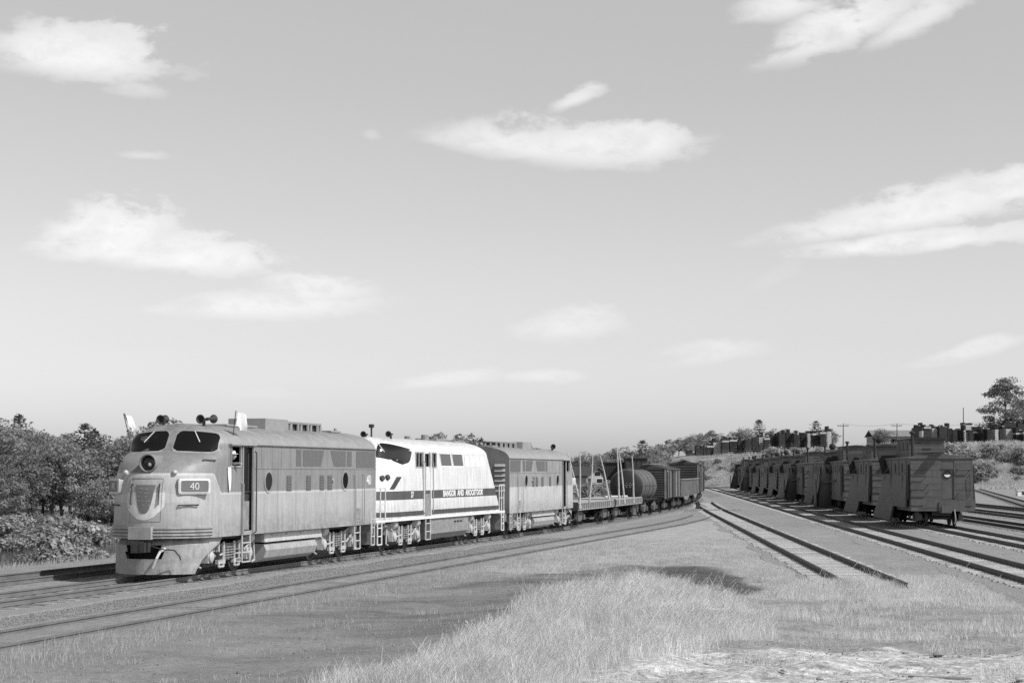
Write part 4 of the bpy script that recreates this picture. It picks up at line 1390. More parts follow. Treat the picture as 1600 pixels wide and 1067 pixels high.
ws2.box(-13.9, -12.2, -.5, .5, 4.10, 4.22); ws2.box(-11.2, -9.8, -.45, .45, 4.14, 4.27); ws2.cyl((-9.0, .2, 4.15), (-9.0, .2, 4.40), .16, n=12); ws2.cyl((-7.9, -.2, 4.15), (-7.9, -.2, 4.33), .12, n=10)
PB('roof_hatch', ws2, 'truck')
PB('roof_vent', MB().cyl((-2.9, 0, 4.1), (-2.9, 0, 4.62), .035, n=6).box(-2.98, -2.82, -.08, .08, 4.55, 4.68), 'dark_metal')
loco_truck(bl, -3.1, off); loco_truck(bl, -13.3, off)
sk = MB()
sk.prism([(-1.38, 1.10), (-1.38, .52), (-1.15, .28), (1.15, .28), (1.38, .52), (1.38, 1.10)], 'x', -11.3, -5.9)
for sg in (1, -1):
    for k in range(3): sk.box(-9.5 - .42 * k, -9.2 - .42 * k, *sorted((sg * 1.375, sg * 1.386)), .86, .94)
    sk.box(-11.3, -5.9, *sorted((sg * 1.37, sg * 1.40)), .50, .54)
so = PB('fuel_tank', sk, 'truck')
slots = MB()
for sg in (1, -1):
    for k in range(3): slots.box(-9.5 - .42 * k, -9.2 - .42 * k, *sorted((sg * 1.386, sg * 1.392)), .87, .93)
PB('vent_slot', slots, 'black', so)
PB('underframe', MB().box(-16.5, .3, -1.1, 1.1, .95, 1.09).box(-16.2, -11.5, -.45, .45, .65, .95).box(-5.8, -.5, -.45, .45, .65, .95), 'dark_metal')
for x0, sgn in ((.75, 1), (-16.95, -1)):
    PB('coupler', MB().box(x0 - .2, x0 + .5 * sgn, -.12, .12, .74, .98) if sgn > 0 else MB().box(x0 - .5, x0 + .2, -.12, .12, .74, .98), 'dark_metal')
    PB('end_skirt', MB().box(min(x0, x0 - .06 * sgn), max(x0, x0 - .06 * sgn), -1.38, 1.38, .34, 1.06), 'truck')

# ---- white flags on the leading engine's corners, cloth at the window, engineer in the cab
def l1(x, y, z):
    return loco1.matrix_basis @ Vector((x + F3_OFF[0], y, z))
loco1.rotation_euler = loco1.rotation_euler
bpy.context.view_layer.update()
Mw = loco1.matrix_world.copy()
for (nm, base, tip, w_, h_, lab) in (('flag', (-3.05, 1.30, 3.86), (-2.98, 1.42, 4.66), .33, .46, 'white cloth flag on a staff over the near cab door of the leading diesel'),
                                     ('flag', (-1.75, -1.30, 3.80), (-1.62, -1.44, 4.56), .26, .40, 'white cloth flag on the far corner of the cab of the leading diesel')):
    f = thing('flag', lab, 'flag', tuple(Mw @ Vector((base[0] + F3_OFF[0], base[1], base[2]))), loco1.rotation_euler.z, 'white flags on the leading engine')
    d = Vector(tip) - Vector(base)
    MB().cyl((0, 0, 0), tuple(d), .012, n=6).build('staff', M['dark_metal'], f)
    def fn(u, v, d=d, w_=w_, h_=h_):
        b_ = d - d.normalized() * (h_ * (1 - v))
        return (b_.x - 1.25 * w_ * u + .03 * math.sin(3 * v), b_.y + .45 * w_ * u + .05 * math.sin(7 * u + 3 * v) + .02, b_.z - .16 * u + .025 * math.sin(9 * u + 3 * v))
    cl_ = MB(); g1 = len(cl_.v); cl_.grid(fn, 8, 6)
    cl_.grid(lambda u, v: tuple(Vector(fn(u, v)) + Vector((0, .012, 0))), 8, 6)
    cl_.build('cloth', M['cloth'], f, 60)
cl_ = MB()
def fn(u, v):
    return (-2.30 + .17 * (u - .5) * (1 - .55 * v) , 1.535 + .02 * math.sin(4 * u + 3 * v), 3.03 - .68 * v)
cl_.grid(fn, 6, 8); cl_.grid(lambda u, v: tuple(Vector(fn(u, v)) + Vector((0, .012, 0))), 6, 8)
o = cl_.build('hanging_cloth', M['cloth'], None, 60, F3_OFF); o.matrix_world = Mw
tag(o, 'white cloth hanging down below the cab window of the leading diesel', 'cloth')

# ================================================================ FREIGHT CARS
def car_truck(root, xc, wheel_z=0.0):
    mb = MB()
    for sg in (1, -1):
        prof = [(-1.05, .36), (-1.05, .62), (-.75, .70), (-.35, .92), (.35, .92), (.75, .70), (1.05, .62), (1.05, .36), (.72, .36), (.40, .24), (-.40, .24), (-.72, .36)]
        mb.prism([(xc + a, b_) for a, b_ in prof], 'y', *sorted((sg * .98, sg * 1.10)))
        for dxx in (-.85, .85): mb.box(xc + dxx - .15, xc + dxx + .15, *sorted((sg * 1.0, sg * 1.2)), .30, .58)
    mb.box(xc - .2, xc + .2, -1.0, 1.0, .45, .85)
    f = mb.build('truck', M['car_truck'], root)
    for dxx in (-.85, .85):
        wheelset(f, 'wheel', xc + dxx, .42)
    return f


def place(s, name, label, cat, group=None):
    p = T0(s)
    return thing(name, label, cat, (p.x, p.y, RAIL), face(s), group)


def couplers(root, L):
    for sg in (1, -1):
        MB().box(*sorted((sg * (L / 2 - .3), sg * (L / 2 + .38))), -.11, .11, .76, .98).build('coupler', M['dark_metal'], root)


def flatcar(s, label, stakes, L=10.9):
    r = place(s, 'flatcar', label, 'flatcar', None)
    DZ = .16
    dk = MB(); dk.box(-L / 2, L / 2, -1.32, 1.32, 1.02 + DZ, 1.09 + DZ); dk.build('deck', M['deck'], r)
    sl = MB()
    for sg in (1, -1):
        y0, y1 = sorted((sg * 1.30, sg * 1.36))
        MB().box(-L / 2, L / 2, y0, y1, 1.06 + DZ, 1.12 + DZ).build('top_chord', M['deck'], r); MB().box(-L / 2, L / 2, y0, y1, .68 + DZ, .74 + DZ).build('bottom_chord', M['deck'], r)
        sl.box(-L / 2, L / 2, *sorted((sg * 1.26, sg * 1.30)), .70 + DZ, 1.08 + DZ)
    sl.box(-L / 2 - .02, -L / 2 + .06, -1.36, 1.36, .66 + DZ, 1.12 + DZ); sl.box(L / 2 - .06, L / 2 + .02, -1.36, 1.36, .66 + DZ, 1.12 + DZ)
    sl.build('side_sill', M['sill'], r)
    n = 17
    for sg in (1, -1):
        for i in range(n):
            x = -L / 2 + .35 + (L - .7) * i / (n - 1)
            MB().box(x - .055, x + .055, *sorted((sg * 1.34, sg * 1.43)), .74 + DZ, 1.06 + DZ).build('stake_pocket', M['deck'], r)
    u = MB(); u.box(-L / 2 + .1, L / 2 - .1, -.35, .35, .55, 1.0 + DZ)
    for sg in (1, -1):
        u.tube([(-3.2, sg * .9, .70), (-1.2, sg * .9, .32), (1.2, sg * .9, .32), (3.2, sg * .9, .70)], .04)
    u.build('underframe', M['dark_metal'], r)
    couplers(r, L)
    car_truck(r, -L / 2 + 1.75); car_truck(r, L / 2 - 1.75)
    for (x0, y0, dx_, dy_, h) in stakes:
        pts = []
        for k in range(7):
            t = k / 6
            pts.append(Vector((x0 + dx_ * t + .03 * math.sin(5 * t + x0), y0 + dy_ * t + .03 * math.sin(4 * t + y0 * 3), .95 + h * t)))
        mb = MB()
        for k in range(6):
            mb.cyl(pts[k], pts[k + 1], .060 - .005 * k, .055 - .005 * k, 7)
        mb.build('stake', M['stake'], r)
    return r

flatcar(43.3, 'empty low flatcar with leaning bare poles, directly behind the third diesel',
        [(-5.0, -1.40, .0, .74, 2.95), (-5.4, -1.40, .0, .0, 2.85), (-2.6, -1.40, .0, -.18, 2.85), (4.3, -1.40, .0, .64, 2.9)], 11.2)
flatcar(55.05, 'empty low flatcar with leaning bare poles, in front of the tank car',
        [(-4.3, -1.40, .0, .16, 3.4), (-2.0, -1.40, .0, .43, 3.36), (1.75, -1.40, .0, .13, 2.95)], 11.2)
# pale offcuts left lying on the second flatcar
p_ = T0(56.6)
for k, (dx_, dy_, rz_) in enumerate(((-.9, .5, .2), (-.2, .75, -.3), (.5, .35, .1), (.3, .8, .6), (1.1, .6, -.1))):
    o = MB().lathe((-.28, 0, .07), (1, 0, 0), [(0, .04), (.01, .07), (.3, .08), (.55, .07), (.56, .03)], 9).build('pulpwood_log', M['stake'], None, 40)
    o.location = (p_.x + dx_ * .6 + dy_ * .35, p_.y + dx_, RAIL + 1.255); o.rotation_euler = (0, 0, rz_ + .9)
    tag(o, 'short pale log left on the deck of the flatcar before the tank car', 'log', 'pale logs left on the second flatcar')

# tank car
r = place(66.6, 'tank_car', 'black tank car behind the flatcars, round end towards the camera', 'tank car')
TZ = 1.92
tb = MB(); tb.lathe((-3.65, 0, TZ), (1, 0, 0), [(0, .15), (.05, .6), (.12, .95), (.22, 1.10), (.25, 1.17), (.33, 1.17), (.34, 1.14), (3.6, 1.14), (7.46, 1.14), (7.47, 1.17), (7.55, 1.17), (7.6, 1.0), (7.7, .6), (7.75, .1)], 32)
tb.build('tank_body', M['tank_side'], r, 40)
eh = MB(); eh.lathe((-3.67, 0, TZ), (1, 0, 0), [(0, .15), (.05, .61), (.12, .96), (.215, 1.10)], 32); eh.build('tank_head', M['tank'], r, 40)  # near head laid over the barrel in a much darker tone
bands = MB()
for xx in (-2.2, 0, 2.2): bands.lathe((xx - .05, 0, TZ), (1, 0, 0), [(0, 1.14), (0, 1.155), (.1, 1.155), (.1, 1.14)], 32)
bands.build('tank_band', M['tank'], r, 30)
mw = MB(); mw.lathe((-.6, .35, 2.9), (0, .25, 1), [(0, .38), (.22, .38), (.25, .32), (.26, .1)], 16); mw.build('manway', M['tank'], r, 40)
sp_ = MB()
for (z, k, n) in ((2.10, .05, 4), (1.98, .05, 6), (1.84, .09, 4)):
    for i in range(n):
        y = -.36 + .72 * i / max(1, n - 1) - .15
        sp_.box(-3.70, -3.685, y - .05, y + .04, z, z + k)
sp_.build('stencil_marks', M['truck'], r)
st_ = MB(); st_.box(-4.3, 4.1, -.6, .6, .70, .98)
for xx in (-2.6, 2.6): st_.prism([(-.95, .9), (-.80, 1.5), (.80, 1.5), (.95, .9)], 'x', xx - .25, xx + .25)
st_.box(-4.3, -4.2, -1.3, 1.3, .72, 1.0); st_.box(4.0, 4.1, -1.3, 1.3, .72, 1.0)
st_.build('underframe', M['tank'], r)
hr = MB()
for sg in (1, -1):
    hr.tube([(-3.4, sg * 1.14, 1.95), (3.3, sg * 1.14, 1.95)], .025)
    hr.box(-3.2, 3.2, *sorted((sg * .95, sg * 1.30)), 1.02, 1.06)
hr.build('handrail', M['dark_metal'], r)
couplers(r, 8.9); car_truck(r, -2.7); car_truck(r, 2.9)


def boxcar(s, label, L=11.0, H=3.85, seed=1, tall=0.0):
    r = place(s, 'boxcar', label, 'boxcar')
    W = 1.42
    b = MB(); b.box(-L / 2, L / 2, -W, W, .95, H - .2); b.build('body', M['freight'], r)
    rfp = [(-W - .08, H - .22), (-W - .05, H - .12), (0, H + .12), (W + .05, H - .12), (W + .08, H - .22)]
    rf = MB().prism(rfp, 'x', -L / 2 - .06, L / 2 + .06); ro = rf.build('roof', M['freight'], r)
    wk = MB(); wk.box(-L / 2 - .2, L / 2 + .2, -.3, .3, H + .15, H + .20); wk.build('roof_walk', M['freight_pale'], ro)
    # corrugated ends: stacked horizontal ribs
    for sg in (1, -1):
        n = 11
        for k in range(n):
            z = 1.12 + (H - 1.55) * k / (n - 1)
            mb = MB()
            mb.prism([(z - .085, 0), (z - .05, .075), (z + .05, .075), (z + .085, 0)], 'y', -1.28, 1.28)
            mb.v = [(sg * (L / 2 + v[2]), v[1], v[0]) for v in mb.v]
            mb.build('end_rib', M['freight'], r)
        MB().box(*sorted((sg * L / 2, sg * (L / 2 + .09))), -W, -W + .12, .95, H - .2).box(*sorted((sg * L / 2, sg * (L / 2 + .09))), W - .12, W, .95, H - .2).build('corner_post', M['freight_pale'], r)
    # vertical side boards
    nb = 24
    for sg in (1, -1):
        for k in range(nb):
            x0 = -L / 2 + L * k / nb; x1 = x0 + L / nb - .025
            MB().box(x0, x1, *sorted((sg * (W + .001), sg * (W + .022 + .012 * (k % 3)))), 1.0, H - .24).build('board', M['freight_pale' if (k * 7 + seed) % 5 in (0, 3) else 'freight'], r)
        dr = MB().box(-.95, .95, *sorted((sg * (W + .04), sg * (W + .09))), 1.0, H - .3).build('door', M['freight'], r)
        MB().box(-2.0, 2.0, *sorted((sg * (W + .04), sg * (W + .12))), H - .32, H - .26).build('door_rail', M['dark_metal'], dr)
    u = MB().box(-L / 2 + .1, L / 2 - .1, -1.0, 1.0, .75, .95); u.build('underframe', M['dark_metal'], r)
    ladder(r, -L / 2 + .15, -L / 2 + .55, W + .07, 2.9, .9, 6, (0, 0, 0), 'dark_metal'); ladder(r, -L / 2 + .15, -L / 2 + .55, -W - .07, 2.9, .9, 6, (0, 0, 0), 'dark_metal')
    couplers(r, L); car_truck(r, -L / 2 + 1.8); car_truck(r, L / 2 - 1.8)
    return r


def gondola(s, label, L=12.0, Ht=2.25):
    r = place(s, 'gondola_car', label, 'gondola car')
    W = 1.42
    b = MB(); b.box(-L / 2, L / 2, -W, -W + .08, .95, Ht); b.box(-L / 2, L / 2, W - .08, W, .95, Ht); b.box(-L / 2, -L / 2 + .08, -W, W, .95, Ht); b.box(L / 2 - .08, L / 2, -W, W, .95, Ht); b.box(-L / 2, L / 2, -W, W, .90, 1.0)
    b.build('body', M['freight_pale'], r)
    for sg in (1, -1):
        for k in range(9):
            x = -L / 2 + .1 + (L - .2) * k / 8
            MB().box(x - .06, x + .06, *sorted((sg * W, sg * (W + .08))), .95, Ht).build('side_post', M['freight_pale'], r)
        MB().box(-L / 2 - .02, L / 2 + .02, *sorted((sg * (W - .10), sg * (W + .10))), Ht, Ht + .09).build('top_rail', M['freight_pale'], r)
        sl = MB().prism([(-L / 2 + .1, .95), (-L / 2 + 2.6, .95), (-1.6, .62), (1.6, .62), (L / 2 - 2.6, .95), (L / 2 - .1, .95)], 'y', *sorted((sg * (W - .06), sg * (W + .03))))
        sl.build('fish_belly_sill', M['freight_pale'], r)
    for sg in (1, -1):
        for k in range(3):
            z = 1.2 + .36 * k
            MB().box(*sorted((sg * L / 2, sg * (L / 2 + .06))), -1.3, 1.3, z, z + .14).build('end_rib', M['freight_pale'], r)
    couplers(r, L); car_truck(r, -L / 2 + 1.9); car_truck(r, L / 2 - 1.9)
    return r

boxcar(74.3 + 5.5, 'brown wooden boxcar with ribbed end, just behind the tank car', seed=1, H=3.28)
gondola(86.2 + 6.0, 'low grey gondola car between the two boxcars, nearer one')
gondola(98.9 + 6.0, 'low grey gondola car touching the tall boxcar at the tail')
boxcar(111.7 + 5.5, 'tall brown boxcar with ribbed end towards the tail of the train', H=3.80, seed=2)
boxcar(124.0 + 5.5, 'brown boxcar at the very tail of the visible train', H=3.7, seed=3)

# ================================================================ SNOWPLOWS in store
PW = 1.66                                     # half width of the body


def make_plow(label, loc, rz, variant):
    r = thing('railway_snowplow', label, 'snowplow', loc, rz, 'dark snowplows stored in a row')
    rs = random.Random(100 + variant)
    L = 12.2
    b = MB(); b.box(0, L, -PW, PW, .80, 3.60)
    # wedge nose, hidden from the camera for most of them
    b.add([(L, -PW, .25), (L, PW, .25), (L + 3.4, 0, .25), (L, -PW, 3.0), (L, PW, 3.0), (L + 1.2, 0, 3.0)], [(0, 1, 2), (3, 5, 4), (0, 2, 5, 3), (1, 4, 5, 2), (0, 3, 4, 1)])
    b.build('body', M['plow'], r)
    rf = MB().prism([(-PW - .06, 3.60), (-PW - .06, 3.68), (0, 3.86), (PW + .06, 3.68), (PW + .06, 3.60)], 'x', -.07, L + .05)
    ro = rf.build('roof', M['plow'], r)
    MB().box(-.50, 5.0, -.05, .55, 3.90, 3.95).build('roof_walk', M['plow_dark'], ro)
    # horizontal planks across the rear end
    z = .86
    hts = [.33, .37, .36, .35, .37, .34, .36, .21]
    for k, h in enumerate(hts):
        a, c = z, min(3.585, z + h - .014)
        o = .020 + .005 * (k % 3)
        if c < 1.42:
            MB().box(-o, .0, -PW + .02, PW - .02, a, c).build('plank', M['plow'], r)
        else:
            MB().box(-o, .0, .02, PW - .02, a, c).build('plank', M['plow'], r)
            MB().box(-o, .0, -PW + .02, -.66, a, c).build('plank', M['plow'], r)
        z += h
    # end door, recessed beside the planks, with a round window
    d = MB().box(-.008, .0, -.64, 0.0, 1.44, 3.05).build('end_door', M['plow'], r)
    pr = MB().lathe((-.005, -.30, 2.78), (-1, 0, 0), [(0, .22), (.05, .22), (.05, .18), (.01, .175)], 20).build('porthole', M['plow_dark'], d, 30)
    MB().lathe((-.01, -.30, 2.78), (-1, 0, 0), [(0, .175), (.02, .12), (.025, .02)], 18).build('pane', M['glass'], d, 40)
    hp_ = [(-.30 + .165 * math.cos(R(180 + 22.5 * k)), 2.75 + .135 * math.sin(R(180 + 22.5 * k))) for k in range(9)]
    MB().prism(hp_, 'x', -.05, -.036).build('window_half_disc', M['white'] if variant == 0 else M['plow_dark'], d)  # half-disc over the lower pane, white on the nearest plow only
    MB().box(-.06, 0, -.70, -.64, 1.42, 3.10).build('door_jamb', M['plow'], d)
    MB().box(-.05, 0, -.64, .04, 3.05, 3.12).build('door_head', M['plow'], d)
    # grab irons standing off the end, left and right
    def gi(y0, y1, z, s_=.16):
        MB().tube([(0, y0, z), (-s_, y0, z), (-s_, y1, z), (0, y1, z)], .024, 5).build('grab_iron', M['plow'], r)
    for zz, y1 in ((3.05, .55), (2.70, .55), (2.25, .45), (1.86, .45)):
        gi(PW - .05, y1 + .25, zz)
    gi(-.85, -PW + .15, 3.02); gi(-.85, -PW + .15, 1.72); gi(PW - .05, 1.0, 1.12); gi(-1.25, -PW + .1, 1.1)
    MB().tube([(0, -PW + .18, 2.75), (-.12, -PW + .18, 2.75), (-.12, -PW + .18, 1.85), (0, -PW + .18, 1.85)], .016, 5).build('grab_iron', M['plow_dark'], r)
    # buffer beam, coupler and hose
    MB().box(-.14, -.03, -PW - .06, PW, .80, 1.40).build('buffer_beam', M['plow'], r)
    cp = MB(); cp.box(-.5, -.1, -.32, -.02, .78, 1.05); cp.box(-.62, -.40, -.42, .12, .72, 1.08); cp.box(-.20, -.14, -.48, .18, .70, 1.32)
    cp.build('coupler', M['plow'], r)
    MB().tube([(-.2, -.62, .9), (-.28, -.64, .62), (-.34, -.66, .35), (-.30, -.60, .12)], .030, 6).build('air_hose', M['grey_metal'], r)
    MB().tube([(-.2, PW - .4, .96), (-.26, PW - .5, .94), (-.26, -.2, .98)], .014, 5).build('uncoupling_lever', M['plow_dark'], r)
    # cupola
    c0, c1, hw = 5.2 + (0, .9, 1.6, -.5, 1.2, .3)[variant % 6], 10.4 + (0, -1.2, .4, -1.8, -.6, .5)[variant % 6], .98
    cz = 4.78 + (0, -.18, .05, -.25, -.05, -.3)[variant % 6]
    cu = MB().box(c0, c1, -hw, hw, 3.62, cz - .06).build('cupola', M['plow'], r)
    MB().prism([(-hw - .10, cz - .06), (-hw - .10, cz), (0, cz + .10), (hw + .10, cz), (hw + .10, cz - .06)], 'x', c0 - .12, c1 + .12).build('cupola_roof', M['plow_dark'], cu)
    for (y0, y1, z0, z1) in ((-.25, .25, 4.14, 4.22), (.30, .62, 4.50, 4.53)):
        MB().box(c0 - .026, c0, y0, y1, z0, z1).build('cupola_window', M['plow_dark'], cu)
    for k in range(5):
        MB().box(c0 - .012, c0, -hw + .01, hw - .01, 3.75 + .21 * k, 3.93 + .21 * k).build('board', M['plow'], cu)
    for k in range(3):
        MB().box(c0 + .5 + 1.6 * k, c0 + 1.4 + 1.6 * k, hw, hw + .02, 4.12, 4.58).build('cupola_window', M['plow_dark'], cu)
    # stovepipe
    sx, sy = 4.5 + rs.uniform(-.3, .3), .92
    MB().lathe((sx, sy, 3.6), (0, 0, 1), [(0, .13), (.12, .13), (.13, .085), (1.42, .085), (1.43, .16), (1.50, .17), (1.56, .11), (1.58, .03)], 12).build('stovepipe', M['plow_dark'], r, 40)
    if variant % 2 == 1 or variant > 4:
        hl = MB(); hl.cyl((c0 + 1.0 + (variant % 3), .2, cz), (c0 + 1.0 + (variant % 3), .2, cz + .30), .05, n=6)
        x_ = c0 + 1.0 + (variant % 3)
        hl.lathe((x_ - .22, .2, cz + .5), (1, 0, 0), [(0, .10), (.08, .27), (.32, .29), (.42, .25), (.43, .05)], 16)
        hl.build('headlamp', M['plow_dark'], r, 40)
    if variant % 3 == 2:
        rl = MB()
        for k in range(4): rl.cyl((2.0 + .9 * k, PW - .15, 3.7), (2.0 + .9 * k, PW - .15, 4.45), .022, n=5)
        rl.tube([(2.0, PW - .15, 4.45), (4.7, PW - .15, 4.45)], .022); rl.tube([(2.0, PW - .15, 4.1), (4.7, PW - .15, 4.1)], .02)
        rl.build('roof_railing', M['plow_dark'], r)
        MB().lathe((2.6, -.5, 3.8), (0, 0, 1), [(0, .07), (.9, .07), (.92, .22), (1.08, .22), (1.12, .05)], 12).build('roof_vent', M['plow_dark'], r, 40)
    # wing on each side, folded back against the body and flared at its foot
    for sg in (1, -1):
        if sg > 0 and variant in (2, 4):
            # this wing is swung out: its curved back, shade put into its dark colour, stands away
            def wfn(u, v, o=0.0):
                z = .22 + 3.25 * v
                reach = 1.15 - .75 * v
                return (9.2 + 1.6 * u ** 1.6 + o - .5 * v, PW + .02 + reach * u, z)
            wb = MB(); wb.grid(lambda u, v: wfn(u, v), 8, 6); wb.grid(lambda u, v: wfn(u, v, .10), 8, 6)
            wo = wb.build('wing', M['plow_dark'], r, 40)
            MB().prism([(10.3, .20), (12.6, .20), (11.6, 2.3), (10.6, 2.3)], 'y', PW + 1.0, PW + 1.08).build('wing_tip', M['plow'], wo)
            MB().cyl((5.0, PW, 2.3), (9.9, PW + .55, 2.0), .05, n=6).build('wing_strut', M['plow_dark'], wo)
            ladder(r, .9, 1.35, PW + .08, 3.4, .9, 7, (0, 0, 0), 'plow')
        else:
            wing = MB()
            t0, t1 = PW + .03, PW + .13
            outline = [(.55, 2.72), (9.6, 2.72), (13.4, .18), (5.6, .18), (5.6, .98), (.55, .98)]
            mats = wing.prism(outline, 'y', t0, t1)
            def flare(z): return .28 * max(0, (1.4 - z) / 1.2)
            wing.v = [(v[0], sg * (v[1] + flare(v[2])), v[2]) for v in wing.v]
            wo = wing.build('wing', M['plow'], r)
            for xx in (2.0, 6.8, 9.4):
                MB().box(xx - .05, xx + .05, *sorted((sg * (t1), sg * (t1 + .05))), 1.42, 2.7).build('wing_stiffener', M['plow'], wo)
        MB().box(.22, .50, *sorted((sg * (PW), sg * (PW + .10))), 1.42, 3.30).build('hinge_post', M['plow_dark'], r)  # dark colour stands in for the shadow in the hinge gap
        for xx in (3.1, 5.9):
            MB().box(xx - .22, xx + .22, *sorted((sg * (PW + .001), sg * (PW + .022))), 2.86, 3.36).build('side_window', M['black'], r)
        for xx in (1.4, 4.4, 7.6):
            MB().box(xx - .02, xx + .02, *sorted((sg * PW, sg * (PW + .03))), 2.74, 3.58).build('side_batten', M['plow'], r)
    # slanting dark panel on the roof edge ahead of the cupola
    br = MB(); br.add([(8.6, PW + .02, 2.8), (8.6, PW + .40, 2.75), (11.4, PW + .35, 4.15), (11.4, PW - .9, 4.15), (8.9, PW - .9, 3.66)], [(0, 1, 2, 3, 4)])
    br.add([(8.7, PW + .02, 2.8), (8.7, PW + .42, 2.75), (11.5, PW + .37, 4.15), (11.5, PW - .9, 4.15), (9.0, PW - .9, 3.66)], [(4, 3, 2, 1, 0)])
    if variant % 4 != 3:
        br.build('roof_edge_panel', M['plow_dark'], r)
    uf = MB(); uf.box(.2, L, -.5, .5, .55, .80); uf.build('underframe', M['plow_dark'], r)
    car_truck(r, 1.7); car_truck(r, 9.8)
    return r

ORD = ['nearest snowplow, showing its plank end with a round pale window', 'second snowplow from the near end of the stored row', 'third snowplow from the near end, with a roof railing',
       'fourth snowplow from the near end of the stored row', 'fifth snowplow from the near end of the stored row', 'sixth snowplow from the near end of the stored row',
       'seventh snowplow from the near end of the stored row', 'eighth snowplow from the near end, far down the row', 'ninth snowplow from the near end, far down the row',
       'third snowplow from the far end of the row', 'second snowplow from the far end of the row', 'snowplow at the far end of the row by the lumber bank']
hd = math.atan2(1.0, SL)
proto = []
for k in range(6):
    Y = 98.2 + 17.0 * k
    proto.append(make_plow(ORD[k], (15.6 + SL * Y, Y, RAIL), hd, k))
bpy.context.view_layer.update()
for k in range(6, 12):
    Y = 98.2 + 17.0 * k
    dup(proto[(k * 5 + 1) % 6 if (k * 5 + 1) % 6 else 3], (15.6 + SL * Y, Y, RAIL), hd, ORD[k])

# ================================================================ LUMBER on the terrace, poles, sheds
stack_mats = (M['lumber_side'], M['lumber_end'])


def lumber_stack(X, Y, W, D, H, pale, z0, ragged=True, rz=0.0):
    """a stickered stack: courses of boards with gaps, uneven top"""
    r = thing('lumber_stack', 'tall stack of sawn lumber on the terrace above the yard', 'lumber stack', (X, Y, z0), rz, 'lumber stacks along the terrace')
    mb = MB(); mb2 = MB(); capped = random.random() < .3
    n = max(3, int(H / .36))
    for k in range(n):
        za = H * k / n
        ins = random.uniform(0, .10)
        (mb2 if (pale or (k >= n - 1 and capped)) else mb).box(-W / 2 + ins, W / 2 - random.uniform(0, .1), -D / 2, D / 2, za, za + H / n - .05)
    m = int(max(2, W / .45))
    if ragged:
        for j in range(m):
            x0 = -W / 2 + W * j / m
            hh = random.choice((0, .2, .5, .8, 1.1)) * (1.0 if random.random() < .6 else .5)
            if hh > .05:
                mb.box(x0, x0 + W / m * .82, -D / 2, D / 2, H, H + hh)
                if random.random() < .35: mb2.box(x0, x0 + W / m * .82, -D / 2, D / 2, H + hh, H + hh + .10)
    if mb.v: mb.build('board_course', M['lumber_side'], r)
    if mb2.v: mb2.build('fresh_course', M['lumber_end'], r)
    return r


def stack_px(px0, px1, ytop, ybot, Y, pale=False, depth=3.0):
    X0, X1 = at(px0, Y), at(px1, Y)
    X = (X0 + X1) / 2
    g = hz(X, Y)
    zt = EYE - (ytop - 737) * Y / FPX
    zb = min(g, EYE - (ybot - 737) * Y / FPX)
    lumber_stack(X, Y + depth / 2, X1 - X0, depth, max(.8, zt - g + .1), pale, g - .1)

random.seed(11)
# left-hand group of stacks
for (a, b_, yt, pale) in ((1074, 1086, 708, 0), (1087, 1099, 702, 0), (1099, 1104, 698, 0), (1104, 1114, 696, 0), (1114, 1127, 691, 1), (1128, 1139, 688, 0), (1140, 1152, 687, 0), (1153, 1163, 687, 0),
                          (1164, 1174, 686, 0), (1175, 1184, 684, 0), (1185, 1193, 683, 1), (1194, 1203, 684, 0), (1205, 1216, 680, 0), (1217, 1227, 678, 0), (1228, 1238, 679, 0),
                          (1240, 1250, 679, 0), (1251, 1260, 678, 0), (1261, 1268, 677, 1), (1269, 1280, 677, 0), (1281, 1291, 675, 0), (1292, 1299, 674, 1)):
    stack_px(a, b_, yt, yt + 24, 384 + random.uniform(-2, 6), bool(pale))
# right-hand group, nearer the edge
for (a, b_, yt, pale) in ((1488, 1496, 671, 0), (1497, 1505, 671, 0), (1506, 1513, 672, 1), (1514, 1521, 676, 0), (1522, 1531, 674, 0), (1532, 1541, 673, 0), (1542, 1552, 672, 0), (1554, 1560, 671, 1),
                          (1561, 1570, 672, 0), (1571, 1585, 670, 1), (1587, 1597, 676, 0), (1598, 1612, 675, 0)):
    stack_px(a, b_, yt, yt + 24, 382 + random.uniform(-2, 5), bool(pale))
# rows behind them
for (a, b_, yt, pale) in ((1428, 1442, 668, 0), (1443, 1455, 667, 0), (1456, 1466, 669, 1), (1467, 1480, 668, 0), (1480, 1488, 669, 0), (1505, 1520, 664, 1), (1522, 1536, 668, 0), (1548, 1566, 662, 0), (1568, 1588, 661, 0), (1590, 1610, 662, 0),
                          (1440, 1452, 673, 1), (1590, 1606, 668, 1)):
    stack_px(a, b_, yt, yt + 16, 412 + random.uniform(-3, 6), bool(pale))


def low_shed(px0, px1, yeave, yridge, Y, label, wall='wall', depth=9.0):
    X0, X1 = at(px0, Y), at(px1, Y); X = (X0 + X1) / 2; g = hz(X, Y)
    ze = EYE - (yeave - 737) * Y / FPX; zr = EYE - (yridge - 737) * Y / FPX
    r = thing('lumber_shed', label, 'shed', (X, Y, g - .1))
    hw = (X1 - X0) / 2; ze -= g; zr -= g
    MB().box(-hw, hw, 0, depth, 0, ze).build('wall', M[wall], r)
    MB().prism([(-.5, ze), (depth / 2, zr), (depth + .5, ze), (depth + .5, ze - .12), (depth / 2, zr - .15), (-.5, ze - .12)], 'x', -hw - .4, hw + .4).build('roof', M['freight_pale'], r)
    for k in range(3):
        x = -hw + 2 * hw * (k + .5) / 3
        MB().box(x - .8, x + .8, -.03, .0, .6, min(2.4, ze - .3)).build('window', M['glass'], r)
    return r

low_shed(1365, 1428, 681, 671, 430, 'low pale shed roof between the lumber stacks')

